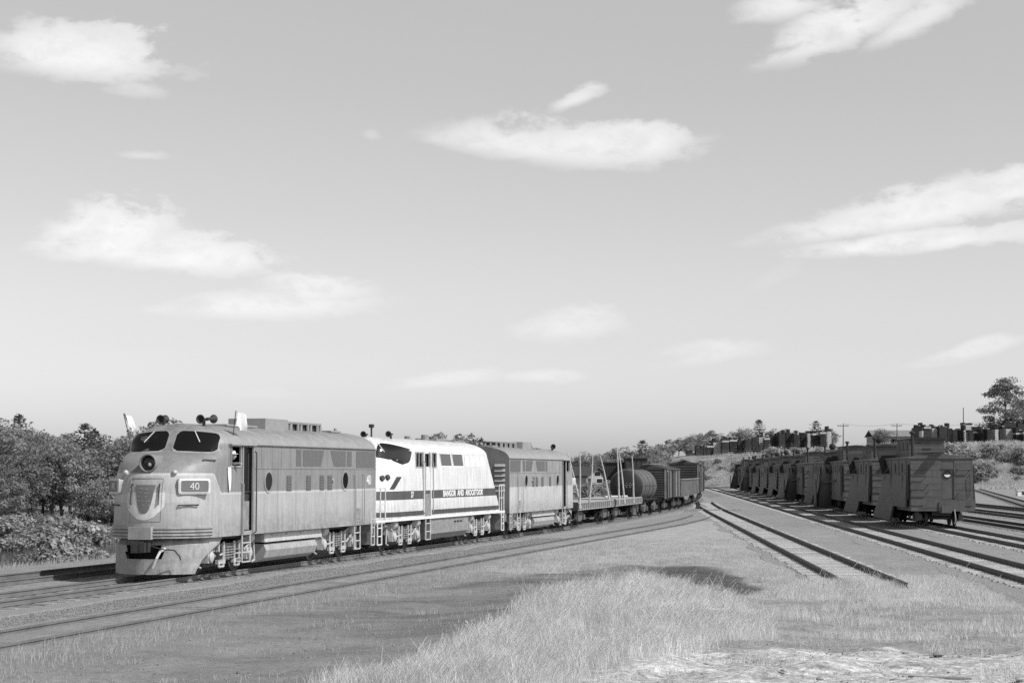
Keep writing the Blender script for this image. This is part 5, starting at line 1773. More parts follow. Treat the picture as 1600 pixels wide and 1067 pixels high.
# telegraph poles on the terrace
def pole(px, ytop, Y, arms, label):
    X = at(px, Y); g = hz(X, Y); h = EYE - (ytop - 737) * Y / FPX - g
    r = thing('utility_pole', label, 'utility pole', (X, Y, g))
    MB().cyl((0, 0, 0), (0.05, 0, h), .13, .09, 8).build('pole', M['pole'], r)
    for k in range(arms):
        z = h - .5 - .9 * k
        a = MB().box(-1.25, 1.25, -.07, .07, z - .07, z + .07).build('crossarm', M['pole'], r)
        for x in (-1.1, -.6, .6, 1.1):
            MB().cyl((x, 0, z + .07), (x, 0, z + .28), .05, n=6).build('insulator', M['glass'], a)
    return Vector((X, Y, g + h - .4))
w0 = pole(1317, 662, 405, 1, 'utility pole with a crossarm at the left, above the row of snowplows')
w1 = pole(1401, 662, 425, 1, 'utility pole with a crossarm in the middle, behind the pale shed roof')
w2 = pole(1505, 637, 400, 0, 'tall bare utility pole without a crossarm at the right')
w3 = pole(1530, 661, 440, 1, 'short utility pole with a crossarm beside the tall bare pole')
wm_ = MB()
for a, b_ in ((w0, w1), (w1, w3), (w3, w3 + Vector((60, 10, .5)))):
    for dz_ in (.45,):
        pts = []
        for k in range(9):
            t = k / 8; q = a.lerp(b_, t); pts.append((q.x, q.y, q.z + dz_ - 1.2 * 4 * t * (1 - t) * .5))
        wm_.tube(pts, .03, 4)
tag(wm_.build('overhead_wire', M['pole']), 'thin overhead wire strung between the utility poles', 'wire')


# house and dark sheds behind the flatcars
def house(px, hw, yeave, yridge, Y):
    X = at(px, Y); L = 6.0
    g = hz(X, Y); ze = EYE - (yeave - 737) * Y / FPX - g; zr = EYE - (yridge - 737) * Y / FPX - g
    r = thing('house', 'pale gabled house with dark roof behind the flatcars', 'house', (X, Y, g), R(48))
    MB().prism([(-hw, 0), (hw, 0), (hw, ze), (0, zr), (-hw, ze)], 'y', 0, L).build('wall', M['wall'], r)
    o = .55
    sl = (zr - ze) / hw
    ro = MB().prism([(-hw - o, ze - o * sl + .03), (0, zr + .03), (hw + o, ze - o * sl + .03), (hw + o, ze - o * sl + .26), (0, zr + .28), (-hw - o, ze - o * sl + .26)], 'y', -.6, L + .5).build('roof', M['house_roof'], r)
    MB().box(.3, .8, 3.4, 4.0, zr - 1.0, zr + .5).build('chimney', M['shed'], ro)
    for (x, z) in ((.9, ze - .9), (.3, ze + .3)):
        fo = MB().box(x - .95, x + .95, -.05, 0, z - .45, z + .45).build('window', M['plank_white'], r)
        MB().box(x - .82, x + .82, -.07, -.05, z - .36, z + .36).build('pane', M['glass'], fo)
    MB().box(-2.3, -1.5, -.05, 0, 0, 2.0).build('door', M['shed'], r)
    return r
house(931, 2.6, 743, 731, 318)


def dark_shed(px0, px1, ytop, Y, label, depth, boards):
    X0, X1 = at(px0, Y), at(px1, Y); X = (X0 + X1) / 2; hw = (X1 - X0) / 2
    g = hz(X, Y); h = EYE - (ytop - 737) * Y / FPX - g
    r = thing('shed', label, 'shed', (X, Y, g))
    MB().box(-hw, hw, 0, depth, 0, h).build('wall', M['shed'], r)
    for k in range(boards):
        x0 = -hw + 2 * hw * k / boards
        MB().box(x0, x0 + 2 * hw / boards * .7, -.06, 0, 0, h).build('board', M['shed'], r)
    MB().box(-hw - .2, hw + .2, -.3, depth + .2, h, h + .15).build('roof', M['house_roof'], r)
dark_shed(945, 979, 723, 305, 'dark board-sided shed beside the gabled house', 6, 13)
dark_shed(978, 1011, 716, 300, 'dark flat-topped shed above the tank car', 6, 4)
dark_shed(1012, 1040, 731, 310, 'long dark shed above the boxcar behind the tank car', 6, 8)

# switch stand and its timber by the switch
X, Y = gnd(1086, 795)
r = thing('switch_stand', 'small dark switch stand beside the spur switch', 'switch stand', (X, Y - 2, .03))
MB().box(-.22, .22, -.18, .18, 0, .12).prism([(-.2, .12), (.2, .12), (.10, .62), (-.10, .62)], 'y', -.12, .12).build('base', M['dark_metal'], r)
MB().cyl((0, 0, .6), (0, 0, 1.0), .035, n=6).box(-.16, .16, -.015, .015, .86, 1.06).build('target', M['dark_metal'], r)
MB().cyl((.05, -.1, .5), (.75, -.2, .14), .03, n=6).build('lever', M['dark_metal'], r)
o = MB().box(-2.2, 2.6, -.13, .13, 0, .14).build('switch_timber', M['tie_dark']); o.location = (X + .3, Y - 7.5, .015); o.rotation_euler = (0, 0, .03)
tag(o, 'long dark timber lying beside the switch stand', 'timber')

# small white crate-like object at the far right edge beyond the tracks
X, Y = at(1597, 236), 236
r = thing('battery_well', 'small white box beyond the farthest track at the right edge', 'box', (X, Y, 0))
MB().box(-.9, .9, -.5, .5, 0, .7).build('body', M['white'], r)
MB().box(-1.0, 1.0, -.6, .6, .7, .8).build('lid', M['plank_white'], r)
MB().box(-.35, .35, -.53, -.5, .15, .55).build('hatch', M['dark_metal'], r)

# ================================================================ the engineer at the cab window
def person():
    r = thing('person', 'engine driver in a pale cap at the open cab window of the leading diesel', 'person', tuple(Mw @ Vector((-2.86 + F3_OFF[0], 1.26, 2.12))), loco1.rotation_euler.z)
    # seated figure: x forward, y out of the window
    J = [((0, 0, .42), .16), ((0, .02, .70), .17), ((0.01, .05, .93), .16), ((.02, .07, 1.05), .065), ((.03, .09, 1.12), .06),      # pelvis, waist, chest, neck
         ((.17, .10, .98), .075), ((.26, .26, 1.0), .055), ((.12, .36, 1.02), .042), ((.06, .38, 1.02), .036),                              # forward shoulder to hand on the sill
         ((-.18, .04, .97), .075), ((-.25, -.02, .72), .055), ((-.10, .12, .60), .042), ((-.04, .16, .60), .036),
         ((.10, .02, .42), .09), ((.46, .05, .42), .075), ((.46, .05, .06), .05), ((.58, .05, .03), .045),
         ((-.08, -.10, .42), .09), ((.40, -.16, .42), .075), ((.42, -.16, .06), .05), ((.54, -.16, .03), .045)]
    E = [(0, 1), (1, 2), (2, 3), (3, 4), (2, 5), (5, 6), (6, 7), (7, 8), (2, 9), (9, 10), (10, 11), (11, 12), (0, 13), (13, 14), (14, 15), (15, 16), (0, 17), (17, 18), (18, 19), (19, 20)]
    me = bpy.data.meshes.new('body')
    me.from_pydata([j[0] for j in J], E, [])
    ob = obj('body', me, r)
    sk = ob.modifiers.new('skin', 'SKIN')
    for v, j in zip(me.skin_vertices[0].data, J):
        v.radius = (j[1], j[1])
    me.skin_vertices[0].data[0].use_root = True
    ss = ob.modifiers.new('sub', 'SUBSURF'); ss.levels = 1; ss.render_levels = 1
    dg = bpy.context.evaluated_depsgraph_get()
    nm = bpy.data.meshes.new_from_object(ob.evaluated_get(dg))
    ob.modifiers.clear(); ob.data = nm
    nm.materials.clear(); nm.materials.append(M['shirt'])
    hd_ = MB()
    def hp(u, v):
        th = 2 * math.pi * u; ph = math.pi * v
        x, y, z = .085 * math.sin(ph) * math.sin(th), .105 * math.sin(ph) * math.cos(th), .125 * math.cos(ph)
        if y > 0 and z < 0: x *= .88
        if y > .07 and abs(x) < .025 and -.05 < z < .02: y += .022          # nose
        return (.03 + x, .13 + y, 1.24 + z)
    hd_.grid(hp, 16, 12); h = hd_.build('head', M['skin'], r, 60)
    for sx in (-1, 1):
        MB().lathe((.03 + sx * .034, .225, 1.258), (0, 1, 0), [(0, .014), (.006, .012), (.008, .003)], 8).build('eye', M['black'], h)
        MB().lathe((.03 + sx * .082, .13, 1.24), (sx, 0, 0), [(0, .03), (.015, .028), (.02, .012)], 8).build('ear', M['skin'], h)
    MB().box(.005, .055, .222, .232, 1.172, 1.180).build('mouth', M['shirt'], h)
    cp = MB(); cp.lathe((.03, .115, 1.285), (0, -.1, 1), [(0, .108), (.04, .112), (.085, .100), (.11, .05), (.115, .01)], 16)
    cp.prism([(-.075, .18), (-.06, .27), (.0, .295), (.12, .27), (.135, .18)], 'z', 1.285, 1.297)
    cp.build('cap', M['cloth'], r, 40)
    for k, a in enumerate((-.03, -.01, .01, .03)):                            # fingers hooked over the sill
        MB().tube([(a + .05, .37, 1.035), (a + .05, .415, 1.03), (a + .05, .425, .995)], .010, 6).build('finger', M['skin'], r)
    MB().tube([(.09, .36, 1.035), (.12, .385, 1.035), (.125, .405, 1.02)], .011, 6).build('thumb', M['skin'], r)
    return r
person()

# ================================================================ VEGETATION
def leaf_quads(P, N, size, rs, aspect=.55):
    """a leaf-sized rhombic face at each point P with normals N (n,3)"""
    n = len(P)
    a = np.cross(N, rs.normal(size=(n, 3))); a /= np.linalg.norm(a, axis=1, keepdims=True) + 1e-9
    b_ = np.cross(N, a); b_ /= np.linalg.norm(b_, axis=1, keepdims=True) + 1e-9
    s_ = (size * rs.uniform(.6, 1.35, n))[:, None]
    v = np.stack([P - a * s_ * .5, P + b_ * s_ * aspect * .5 - a * s_ * .05, P + a * s_ * .5, P - b_ * s_ * aspect * .5 + a * s_ * .05], 1).reshape(-1, 3)
    f = np.arange(4 * n).reshape(n, 4)
    return v, f


def unit(v):
    return v / (np.linalg.norm(v, axis=1, keepdims=True) + 1e-9)


def broad_crown(seed, h=10.0, rx=3.4, zc=6.2, rz=4.0, nclump=34, per=85, leaf=.42, flat=.72, taper=.30):
    rs = np.random.default_rng(seed)
    d = unit(rs.normal(size=(nclump, 3)))
    rad = rs.uniform(.45, 1.0, nclump) ** .6
    cx = np.stack([d[:, 0] * rx * rad, d[:, 1] * rx * rad, zc + d[:, 2] * rz * rad], 1)
    cx[:, :2] *= (1 - taper * np.clip((cx[:, 2:3] - zc) / rz, 0, 1))
    cx[:, :2] *= (1 + .35 * (taper > .4) * np.clip((zc - cx[:, 2:3]) / rz, 0, 1))
    cr = rs.uniform(.75, 1.45, nclump) * rx / 3.4
    V = []; N = []
    for c_, r_ in zip(cx, cr):
        dd = unit(rs.normal(size=(per, 3)) + np.array([0, 0, .35]))
        q = c_ + dd * (r_ * rs.uniform(.55, 1.05, per))[:, None] * np.array([1.15, 1.15, flat])
        V.append(q); N.append(unit(dd + .75 * rs.normal(size=(per, 3)) + np.array([0, 0, .3])))
    return leaf_quads(np.concatenate(V), np.concatenate(N), leaf, rs)


def pine_crown(seed, h=10.0, leaf=.36, dens=1.0, wild=0.0):
    rs = np.random.default_rng(seed)
    V = []; N = []
    z = 2.2
    while z < h:
        t = (z - 2.2) / (h - 2.2)
        L = (2.9 * (1 - t) ** .75 + .25) * rs.uniform(.75, 1.15)
        nb = int(5 + 3 * (1 - t))
        a0 = rs.uniform(0, 6.28)
        for k in range(nb):
            a = a0 + 6.283 * k / nb + rs.normal() * .2
            Lb = L * rs.uniform(.65 - .35 * wild, 1.1 + .45 * wild) * (1 + .35 * wild * math.cos(a - 2.6))
            if rs.uniform() < .22 * wild: continue
            n = int((16 + 24 * Lb / 3) * dens)
            s_ = rs.uniform(.15, 1.0, n) ** .7
            x = np.cos(a) * Lb * s_ + rs.normal(size=n) * .13 * (.5 + Lb * .4)
            y = np.sin(a) * Lb * s_ + rs.normal(size=n) * .13 * (.5 + Lb * .4)
            zz = z + .22 * Lb * s_ ** 2 - .05 * Lb + rs.normal(size=n) * .11
            V.append(np.stack([x, y, zz], 1)); N.append(unit(np.stack([rs.normal(size=n) * .5, rs.normal(size=n) * .5, np.ones(n)], 1)))
        z += rs.uniform(.42, .75) * (1.15 - .4 * t)
    V.append(np.stack([rs.normal(size=20) * .08, rs.normal(size=20) * .08, h - rs.uniform(0, .8, 20)], 1)); N.append(unit(rs.normal(size=(20, 3))))
    return leaf_quads(np.concatenate(V), np.concatenate(N), leaf, rs, .45)


def bush_crown(seed, n=11, per=60, leaf=.20, tall=1.0):
    rs = np.random.default_rng(seed)
    V = []; N = []
    for k in range(n):
        a = rs.uniform(0, 6.28); r_ = rs.uniform(0, .8)
        hgt = rs.uniform(.35, 1.0) * tall * (1.1 - .4 * r_)
        c_ = np.array([math.cos(a) * r_, math.sin(a) * r_, hgt * .8])
        dd = unit(rs.normal(size=(per, 3)) + np.array([0, 0, .3]))
        q = c_ + dd * (rs.uniform(.25, .5) * rs.uniform(.5, 1.1, per))[:, None] * np.array([1, 1, .9])
        q[:, 2] = np.abs(q[:, 2])
        V.append(q); N.append(unit(dd + .8 * rs.normal(size=(per, 3)) + np.array([0, 0, .3])))
    return leaf_quads(np.concatenate(V), np.concatenate(N), leaf, rs, .6)


def trunk_mb(seed, h, r0, limbs, zc, rx):
    rs = random.Random(seed); mb = MB()
    pts = [Vector((.12 * math.sin(2 * k + seed), .1 * math.cos(1.7 * k + seed), h * .92 * k / 6)) for k in range(7)]
    pts[0] = Vector((0, 0, -.5))
    for k in range(6): mb.cyl(pts[k], pts[k + 1], r0 * (1 - k / 6.6), r0 * (1 - (k + 1) / 6.6), 7, False)
    for k in range(limbs):
        t = rs.uniform(.3, .8); b_ = pts[int(t * 6)]
        a = rs.uniform(0, 6.28); L = rx * rs.uniform(.5, .9)
        m1 = b_ + Vector((math.cos(a) * L * .5, math.sin(a) * L * .5, L * .45)); e = b_ + Vector((math.cos(a) * L, math.sin(a) * L, L * .8))
        mb.cyl(b_, m1, r0 * .38, r0 * .24, 5, False); mb.cyl(m1, e, r0 * .24, r0 * .08, 5, False)
    return mb

PROTO = {}
for i in range(5):
    rx = (3.4, 3.0, 3.9, 2.7, 3.6)[i]; zc = (5.8, 6.2, 5.6, 6.3, 5.9)[i]; rz = (4.0, 3.7, 4.2, 3.6, 3.9)[i]
    v, f = broad_crown(20 + i, rx=rx, zc=zc, rz=rz, nclump=34 + 2 * i, per=80)
    PROTO['broad%d' % i] = (np_mesh('crown', v, f, M['leaf']), trunk_mb(i, 8.5, .24, 6, zc, rx).mesh('trunk', M['bark']))
for i in range(3):
    v, f = pine_crown(50 + i)
    PROTO['pine%d' % i] = (np_mesh('crown', v, f, M['leaf_pine']), trunk_mb(9 + i, 10.0, .20, 0, 5, 1).mesh('trunk', M['bark']))
# big loose tree with layered limbs at the right
v, f = broad_crown(77, rx=3.7, zc=5.6, rz=4.3, nclump=66, per=150, leaf=.27, flat=.40, taper=.62)
PROTO['layered'] = (np_mesh('crown', v, f, M['leaf']), trunk_mb(31, 10.0, .22, 8, 6, 2.2).mesh('trunk', M['bark']))
for i in range(4):
    v, f = bush_crown(80 + i, tall=(1.0, 1.25, .8, 1.1)[i])
    st = MB()
    for k in range(5):
        a = 1.3 * k + i; st.cyl((.1 * math.cos(a), .1 * math.sin(a), -.25), (.5 * math.cos(a), .5 * math.sin(a), .7), .03, .012, 4, False)
    PROTO['bush%d' % i] = (np_mesh('crown', v, f, M['leaf_bush']), st.mesh('stem', M['bark']))


def plant(kind, X, Y, h, label, cat, group, name, wide=1.0, z=None):
    cr, tr = PROTO[kind]
    g = hz(X, Y) if z is None else z
    r = thing(name, label, cat, (X, Y, g - .1), random.uniform(0, 6.28), group)
    ref = 10.0 if cat == 'tree' else 1.25
    s_ = h / ref
    r.scale = (s_ * wide, s_ * wide, s_)
    obj('crown', cr, r); obj('trunk' if cat == 'tree' else 'stem', tr, r)
    return r

random.seed(5)
LB = 'leafy tree in the wood on the far bank of the river'
GB = 'trees across the river'


def tree_px(px, ytop, Y, kind, label, group, name='broadleaf_tree', wide=1.0, minh=2.5):
    X = at(px, Y); h = EYE - (ytop - 737) * Y / FPX - hz(X, Y)
    return plant(kind, X, Y, max(minh, h), label, 'tree', group, name, wide)

# far bank of the river, front ranks to back ranks
for i, (px, yt, Y) in enumerate([(-40, 715, 146), (-8, 722, 154), (22, 742, 146), (48, 712, 152), (70, 700, 158), (98, 692, 156), (128, 712, 154), (150, 745, 148), (172, 732, 156), (196, 742, 158), (222, 735, 168), (255, 740, 178), (242, 651, 158), (230, 668, 160),
                                 (-60, 690, 160), (-30, 672, 168), (2, 668, 165), (25, 672, 160), (52, 690, 156), (85, 682, 165), (112, 686, 168), (142, 700, 160), (168, 705, 158), (190, 708, 165), (215, 705, 170),
                                 (-55, 656, 200), (-22, 650, 195), (8, 652, 200), (28, 656, 205), (62, 672, 190), (88, 676, 200), (112, 680, 205), (160, 682, 195), (182, 684, 205), (205, 684, 200), (228, 668, 190), (246, 658, 186), (262, 668, 190),
                                 (-10, 655, 235), (40, 672, 240), (75, 674, 245), (105, 677, 240), (160, 678, 250), (185, 680, 245), (210, 680, 250)]):
    tree_px(px, yt, Y, 'broad%d' % (i * 3 % 5), LB, GB, wide=1.1)
# behind the locomotives, mostly hidden
for i, (px, yt, Y) in enumerate([(285, 690, 210), (315, 694, 230), (350, 697, 240), (390, 700, 250), (430, 705, 250), (470, 708, 260), (510, 708, 260), (550, 705, 265), (590, 700, 270), (625, 694, 275)]):
    tree_px(px, yt, Y, 'broad%d' % (i * 2 % 5), 'tree crown almost hidden behind the leading diesels', 'trees behind the train')
tree_px(133, 660, 185, 'pine1', 'dark pine with tiered branches, highest in the wood across the river', None, 'pine_tree', 1.25)
tree_px(148, 668, 190, 'pine0', 'dark pine close beside the highest pine in the wood across the river', None, 'pine_tree', 1.3)
tree_px(30, 646, 215, 'pine2', 'pine rising at the far left end of the wood', None, 'pine_tree', 1.1)
tree_px(656, 684, 262, 'broad1', 'small tree top showing just above the roof of the white diesel', None)
tree_px(686, 676, 262, 'broad3', 'slim tree top above the middle of the white diesel', None)
tree_px(727, 671, 250, 'broad0', 'large tree behind the white diesel, tallest above its roof', None)
tree_px(752, 682, 260, 'pine0', 'pine top beside the large tree behind the white diesel', None, 'pine_tree')
for i, (px, yt, Y) in enumerate([(862, 700, 330), (884, 712, 350), (904, 712, 345), (918, 704, 350), (934, 708, 345), (950, 702, 355), (962, 700, 350), (985, 697, 360), (1000, 700, 365), (1018, 698, 360), (1032, 690, 370), (1046, 686, 400), (1060, 683, 410),
                                 (1072, 681, 405), (1086, 677, 415), (1099, 674, 420), (1112, 672, 425), (1126, 676, 420), (1140, 677, 425), (1000, 712, 335), (1025, 708, 340), (1050, 700, 385), (1075, 693, 400)]):
    tree_px(px, yt, Y, 'broad%d' % (i * 3 % 5), 'tree in the wood on the slope behind the freight cars', 'trees behind the freight cars', wide=1.15)
tree_px(1004, 687, 352, 'pine1', 'dark pointed pine behind the tank car', None, 'pine_tree', 1.3)
for i, (px, yt, k, lab) in enumerate([(1160, 668, 'broad2', 'rounded tree left of the spreading pine behind the lumber stacks'), (1186, 655, 'pine2', 'spreading dark pine behind the left lumber stacks'), (1207, 669, 'broad1', 'small tree right of the spreading pine behind the lumber stacks'),
                                      (1226, 670, 'broad3', 'second small tree right of the spreading pine, over the stacks'), (1246, 671, 'broad4', 'tiny tree between the two dark pines over the stacks'), (1275, 657, 'pine1', 'dark pine above the right end of the left lumber stacks'), (1293, 667, 'broad0', 'tree touching the right side of the pine over the stacks'),
                                      (1378, 669, 'broad2', 'pale loose tree beside the pale shed roof'), (1392, 673, 'broad4', 'low tree at the foot of the middle utility pole')]):
    tree_px(px, yt, 408 + 3 * i, k, lab, None, 'pine_tree' if 'pine' in k else 'broadleaf_tree', 1.5 if k[0] == 'p' else 1.3)
tree_px(1572, 592, 440, 'layered', 'tall loose-limbed tree standing over the lumber at the right edge', None, wide=1.05)
tree_px(1600, 625, 446, 'layered', 'lower tree touching the tall loose-limbed tree at the right edge', None, wide=1.15)

# bushes: on the lumber bank, at the right edge, along the river, behind the flatcars
def bush_px(px, py, Y, h, label, group, wide=1.0, z=None):
    X = at(px, Y)
    if py:                                       # keep the crown below the foot of the stacks
        h = min(h, EYE + (737 - py) * Y / FPX - hz(X, Y))
        if h < .55: return
    plant('bush%d' % random.randrange(4), X, Y, h, label, 'bush', group, 'bush', wide, z)

LBK = 'leafy bush on the bank below the lumber stacks'
for i in range(60):
    px = random.uniform(1185, 1330); Y = random.uniform(353, 377)
    bush_px(px, 699, Y, random.uniform(1.6, 3.2), LBK, 'bushes on the lumber bank', random.uniform(.9, 1.4))
for i in range(26):
    px = random.uniform(1065, 1190); Y = random.uniform(364, 382)
    bush_px(px, 716, Y, random.uniform(.7, 1.6), LBK, 'bushes on the lumber bank', random.uniform(1.0, 1.6))
for i in range(62):
    px = random.uniform(1470, 1625); Y = random.uniform(350, 376)
    bush_px(px, 692, Y, random.uniform(.9, 2.4) * random.choice((1, 1, 1.6)), 'leafy bush on the bank right of the snowplows', 'bushes right of the snowplows', random.uniform(.9, 1.4))
for i in range(20):
    px = random.uniform(1330, 1480); Y = random.uniform(345, 374)
    bush_px(px, 698, Y, random.uniform(1.5, 2.8), LBK, 'bushes on the lumber bank', random.uniform(.9, 1.4))
# dense brush overhanging the far water's edge
for i in range(48):
    s_ = random.uniform(44, 98); d_b = random.uniform(42.6, 46)
    q = P0 + U0 * s_ + NL * (d_b + .0035 * max(0, s_ - 70) ** 2)
    plant('bush%d' % random.randrange(4), q.x, q.y, random.uniform(.9, 2.0), 'leafy bush at the foot of the wood on the far river bank', 'bush', 'bushes on the far river bank', 'bush', random.uniform(1.1, 1.6), z=max(hz(q.x, q.y), -2.3))
# near river bank
for i in range(34):
    s_ = random.uniform(-22, 40); d_b = random.choice((random.uniform(9.5, 12), random.uniform(14, 25)))
    if i < 7: s_ = random.uniform(2.3, 3.7); d_b = random.uniform(9.3, 12.0)
    elif i < 10: s_ = random.uniform(7.0, 9.0); d_b = random.uniform(9.3, 10.5)
    elif -3 < s_ < 14: s_ += 18
    q = P0 + U0 * s_ + NL * d_b
    if hz(q.x, q.y) < -2.1: continue
    plant('bush%d' % random.randrange(4), q.x, q.y, random.uniform(.35, .75) * (1.5 if i < 7 else 1), 'leafy bush on the near river bank behind the second track', 'bush', 'bushes on the near river bank', 'bush', random.uniform(.9, 1.4))
# far river bank
for i in range(60):
    s_ = random.uniform(-10, 110); d_b = random.uniform(44.5, 54)
    q = P0 + U0 * s_ + NL * (d_b + .0035 * max(0, s_ - 70) ** 2)
    plant('bush%d' % random.randrange(4), q.x, q.y, random.uniform(1.0, 2.3), 'leafy bush at the foot of the wood on the far river bank', 'bush', 'bushes on the far river bank', 'bush', random.uniform(1.0, 1.5))
for i in range(55):
    px = random.uniform(893, 1000); Y = random.uniform(150, 290)
    X = at(px, Y)
    d1, a1 = dab(X, Y); 
    if d1 - max(0, a1 - 20) ** 2 / 1600 < 9: continue
    plant('bush%d' % random.randrange(4), X, Y, random.uniform(.45, .80) * (EYE - 9 * Y / FPX), 'leafy bush in the thicket behind the flatcars', 'bush', 'bushes behind the flatcars', 'bush', random.uniform(1.0, 1.5))


# ---- far wood on the left hill: one mass behind the single trees
rs = np.random.default_rng(3)
nb = 900
dd = rs.uniform(85, 330, nb); aa = rs.uniform(40, 330, nb)
cx = P0.x + U0.x * aa + NL.x * (dd + .0035 * np.clip(aa - 70, 0, None) ** 2); cy = P0.y + U0.y * aa + NL.y * (dd + .0035 * np.clip(aa - 70, 0, None) ** 2)
cz = height(cx, cy)
V = []; N = []
for x, y, z in zip(cx, cy, cz):
    per = 70; r_ = rs.uniform(1.6, 3.0); hh = rs.uniform(3.5, 6.0)
    d3 = unit(rs.normal(size=(per, 3)) + np.array([0, 0, .3]))
    V.append(np.array([x, y, z + hh * .5]) + d3 * np.array([r_, r_, hh * .5]) * rs.uniform(.7, 1.05, per)[:, None]); N.append(unit(d3 + .7 * rs.normal(size=(per, 3))))
v, f = leaf_quads(np.concatenate(V), np.concatenate(N), .95, rs, .7)
o = obj('far_wood', np_mesh('far_wood', v, f, M['leaf'])); tag(o, 'wooded hill rising behind the trees on the far bank', 'wood', kind='stuff')


# ---- grass
def blades(name, label, X, Y, hgt, width, lean, m, seed=1, zoff=0.0, seg=2):
    rs = np.random.default_rng(seed); n = len(X)
    Z = height(X, Y) + zoff
    a = rs.uniform(0, 2 * np.pi, n); l = lean * rs.uniform(.2, 1.0, n) * hgt
    # a breeze bends most blades the same way
    lx = np.cos(a) * l * .8 + .16 * l; ly = np.sin(a) * l * .7
    wa = rs.uniform(0, np.pi, n); wx, wy = np.cos(wa) * width, np.sin(wa) * width * .5
    b0 = np.stack([X - wx, Y - wy, Z - .02], 1); b1 = np.stack([X + wx, Y + wy, Z - .02], 1)
    m0 = np.stack([X + lx * .35 - wx * .7, Y + ly * .35 - wy * .7, Z + hgt * .55], 1); m1 = np.stack([X + lx * .35 + wx * .7, Y + ly * .35 + wy * .7, Z + hgt * .55], 1)
    tp = np.stack([X + lx, Y + ly, Z + hgt * .97], 1); tp2 = np.stack([X + lx + wx * .25, Y + ly + wy * .25, Z + hgt * .95], 1)
    v = np.stack([b0, b1, m1, m0, tp2, tp], 1).reshape(-1, 3)
    k = np.arange(n)[:, None] * 6
    f = np.concatenate([k + np.array([[0, 1, 2, 3]]), k + np.array([[3, 2, 4, 5]])], 0)
    o = obj(name, np_mesh(name, v, f, m))
    return tag(o, label, 'grass', kind='stuff')


def scatter(n, x0, x1, y0, y1, seed):
    rs = np.random.default_rng(seed)
    # denser towards the camera, where blades are seen larger
    y = y0 * (y1 / y0) ** rs.uniform(0, 1, n)
    x = rs.uniform(x0, x1, n)
    return x, y, rs

# tall pale grass in the middle foreground
x, y, rs = scatter(640000, -4.5, 17, 20, 60, 1)
s_, dk, tl, md = masks(x, y)
clump = .5 + .5 * vnoise(x * 1.6, y * 1.1, 12)
trk = x > (8.15 + .0655 * (y - 45))
p_keep = tl * np.clip(clump * 1.3 + .12, 0, 1) * (1 - dk * .95) * (1 - s_ * .93)
p_keep = np.where(trk, np.clip(tl + .3, 0, 1) * np.clip((53.5 - y) / 4, 0, 1), p_keep)
p_keep *= np.where(x > 10.1 + SL * y - 1.6, 0.0, 1.0)
p_keep *= np.where(x > 4.2 + .02 * y, np.where(y > 44, .9, .20 + .38 * vnoise(x * 1.1, y * .9, 33)), 1.0)
ok = rs.uniform(size=len(x)) < p_keep
x, y, clump = x[ok], y[ok], clump[ok]
h = (.11 + .36 * clump * rs.uniform(.35, 1.0, len(x))) * np.where(x > 4.2 + .02 * y, np.where(y > 45, .85, .55), 1.0)
tallst = rs.uniform(size=len(x)) < .014
h = np.where(tallst, h * rs.uniform(1.4, 2.1, len(x)), h)
blades('tall_grass', 'tall pale dry grass in the middle foreground', x, y, h, .0042, .95, M['grass'], 2)

# short sparse grass over the rest of the foreground, thinner on the worn road
x, y, rs = scatter(420000, -22, 19, 21, 84, 3)
s_, dk, tl, md = masks(x, y)
d1, a1 = dab(x, y)
clump = .5 + .5 * vnoise(x * .9, y * .5, 15)
fringe = np.exp(-((d1 + 6.6) / 1.2) ** 2)
pk = (.16 * clump + .55 * fringe * clump + .65 * md * clump) * (1 - dk) * (1 - .9 * s_)
pk = np.where(d1 > -6.1, .10 * fringe, pk)
wv = .35 * vnoise(x * .5, y * .25, 51) + .2 * vnoise(x * 1.5, y * .9, 52)
pk *= np.where(x > 8.0 + .0655 * (y - 45) + wv, np.where((x > 11.0 + SL * y - 2.0 + wv) | (x < 9.72 + .0655 * (y - 50) + 1.1 + wv), .015, .16 * np.clip(vnoise(x * 1.3, y * .6, 53) + .5, 0, 1)), 1)
ok = rs.uniform(size=len(x)) < pk
x, y, d1 = x[ok], y[ok], d1[ok]
h = rs.uniform(.04, .14, len(x)) * (1 + .6 * np.exp(-((d1 + 6.8) / .9) ** 2))
blades('short_grass', 'short dry grass scattered over the cinder ground', x, y, h, .0055, .8, M['grass_low'], 4)

# weed clumps on the open ground
rs = np.random.default_rng(61)
cx = rs.uniform(-16, 13, 420); cy = 22 * (70 / 22) ** rs.uniform(0, 1, 420)
s_, dk, tl, md = masks(cx, cy); d1, a1 = dab(cx, cy)
kp = (d1 < -6.6) & (rs.uniform(size=420) < .25 + .6 * tl + .4 * md - .3 * dk) & (cx < np.where(cy > 46, 7.8 + .0655 * (cy - 45), 30)) & (cx < 8.6 + SL * cy)
cx, cy = cx[kp], cy[kp]
per = 120
rr = rs.uniform(.08, .32, len(cx))
x = (cx[:, None] + rs.normal(size=(len(cx), per)) * rr[:, None]).ravel(); y = (cy[:, None] + rs.normal(size=(len(cx), per)) * rr[:, None]).ravel()
h = (rs.uniform(.5, 1.0, (len(cx), per)) * rs.uniform(.10, .30, len(cx))[:, None]).ravel()
blades('weed_clumps', 'clumps of weeds standing in the cinder ground', x, y, h * .8, .005, .95, M['grass_low'], 62)

# rough grass on the lumber bank and the open ground before it
x, y, rs = scatter(60000, 28, 150, 326, 382, 5)
g = height(x, y)
cl2 = vnoise(x * .3, y * .3, 21)
ok = ((g > .3) | ((y > 326) & (x > 66))) & (rs.uniform(size=len(x)) < np.clip(.45 + .5 * cl2, .05, 1))
x, y = x[ok], y[ok]
blades('bank_grass', 'rough grass on the bank below the lumber stacks', x, y, rs.uniform(.25, .7, len(x)), .07, .8, M['grass_low'], 6)
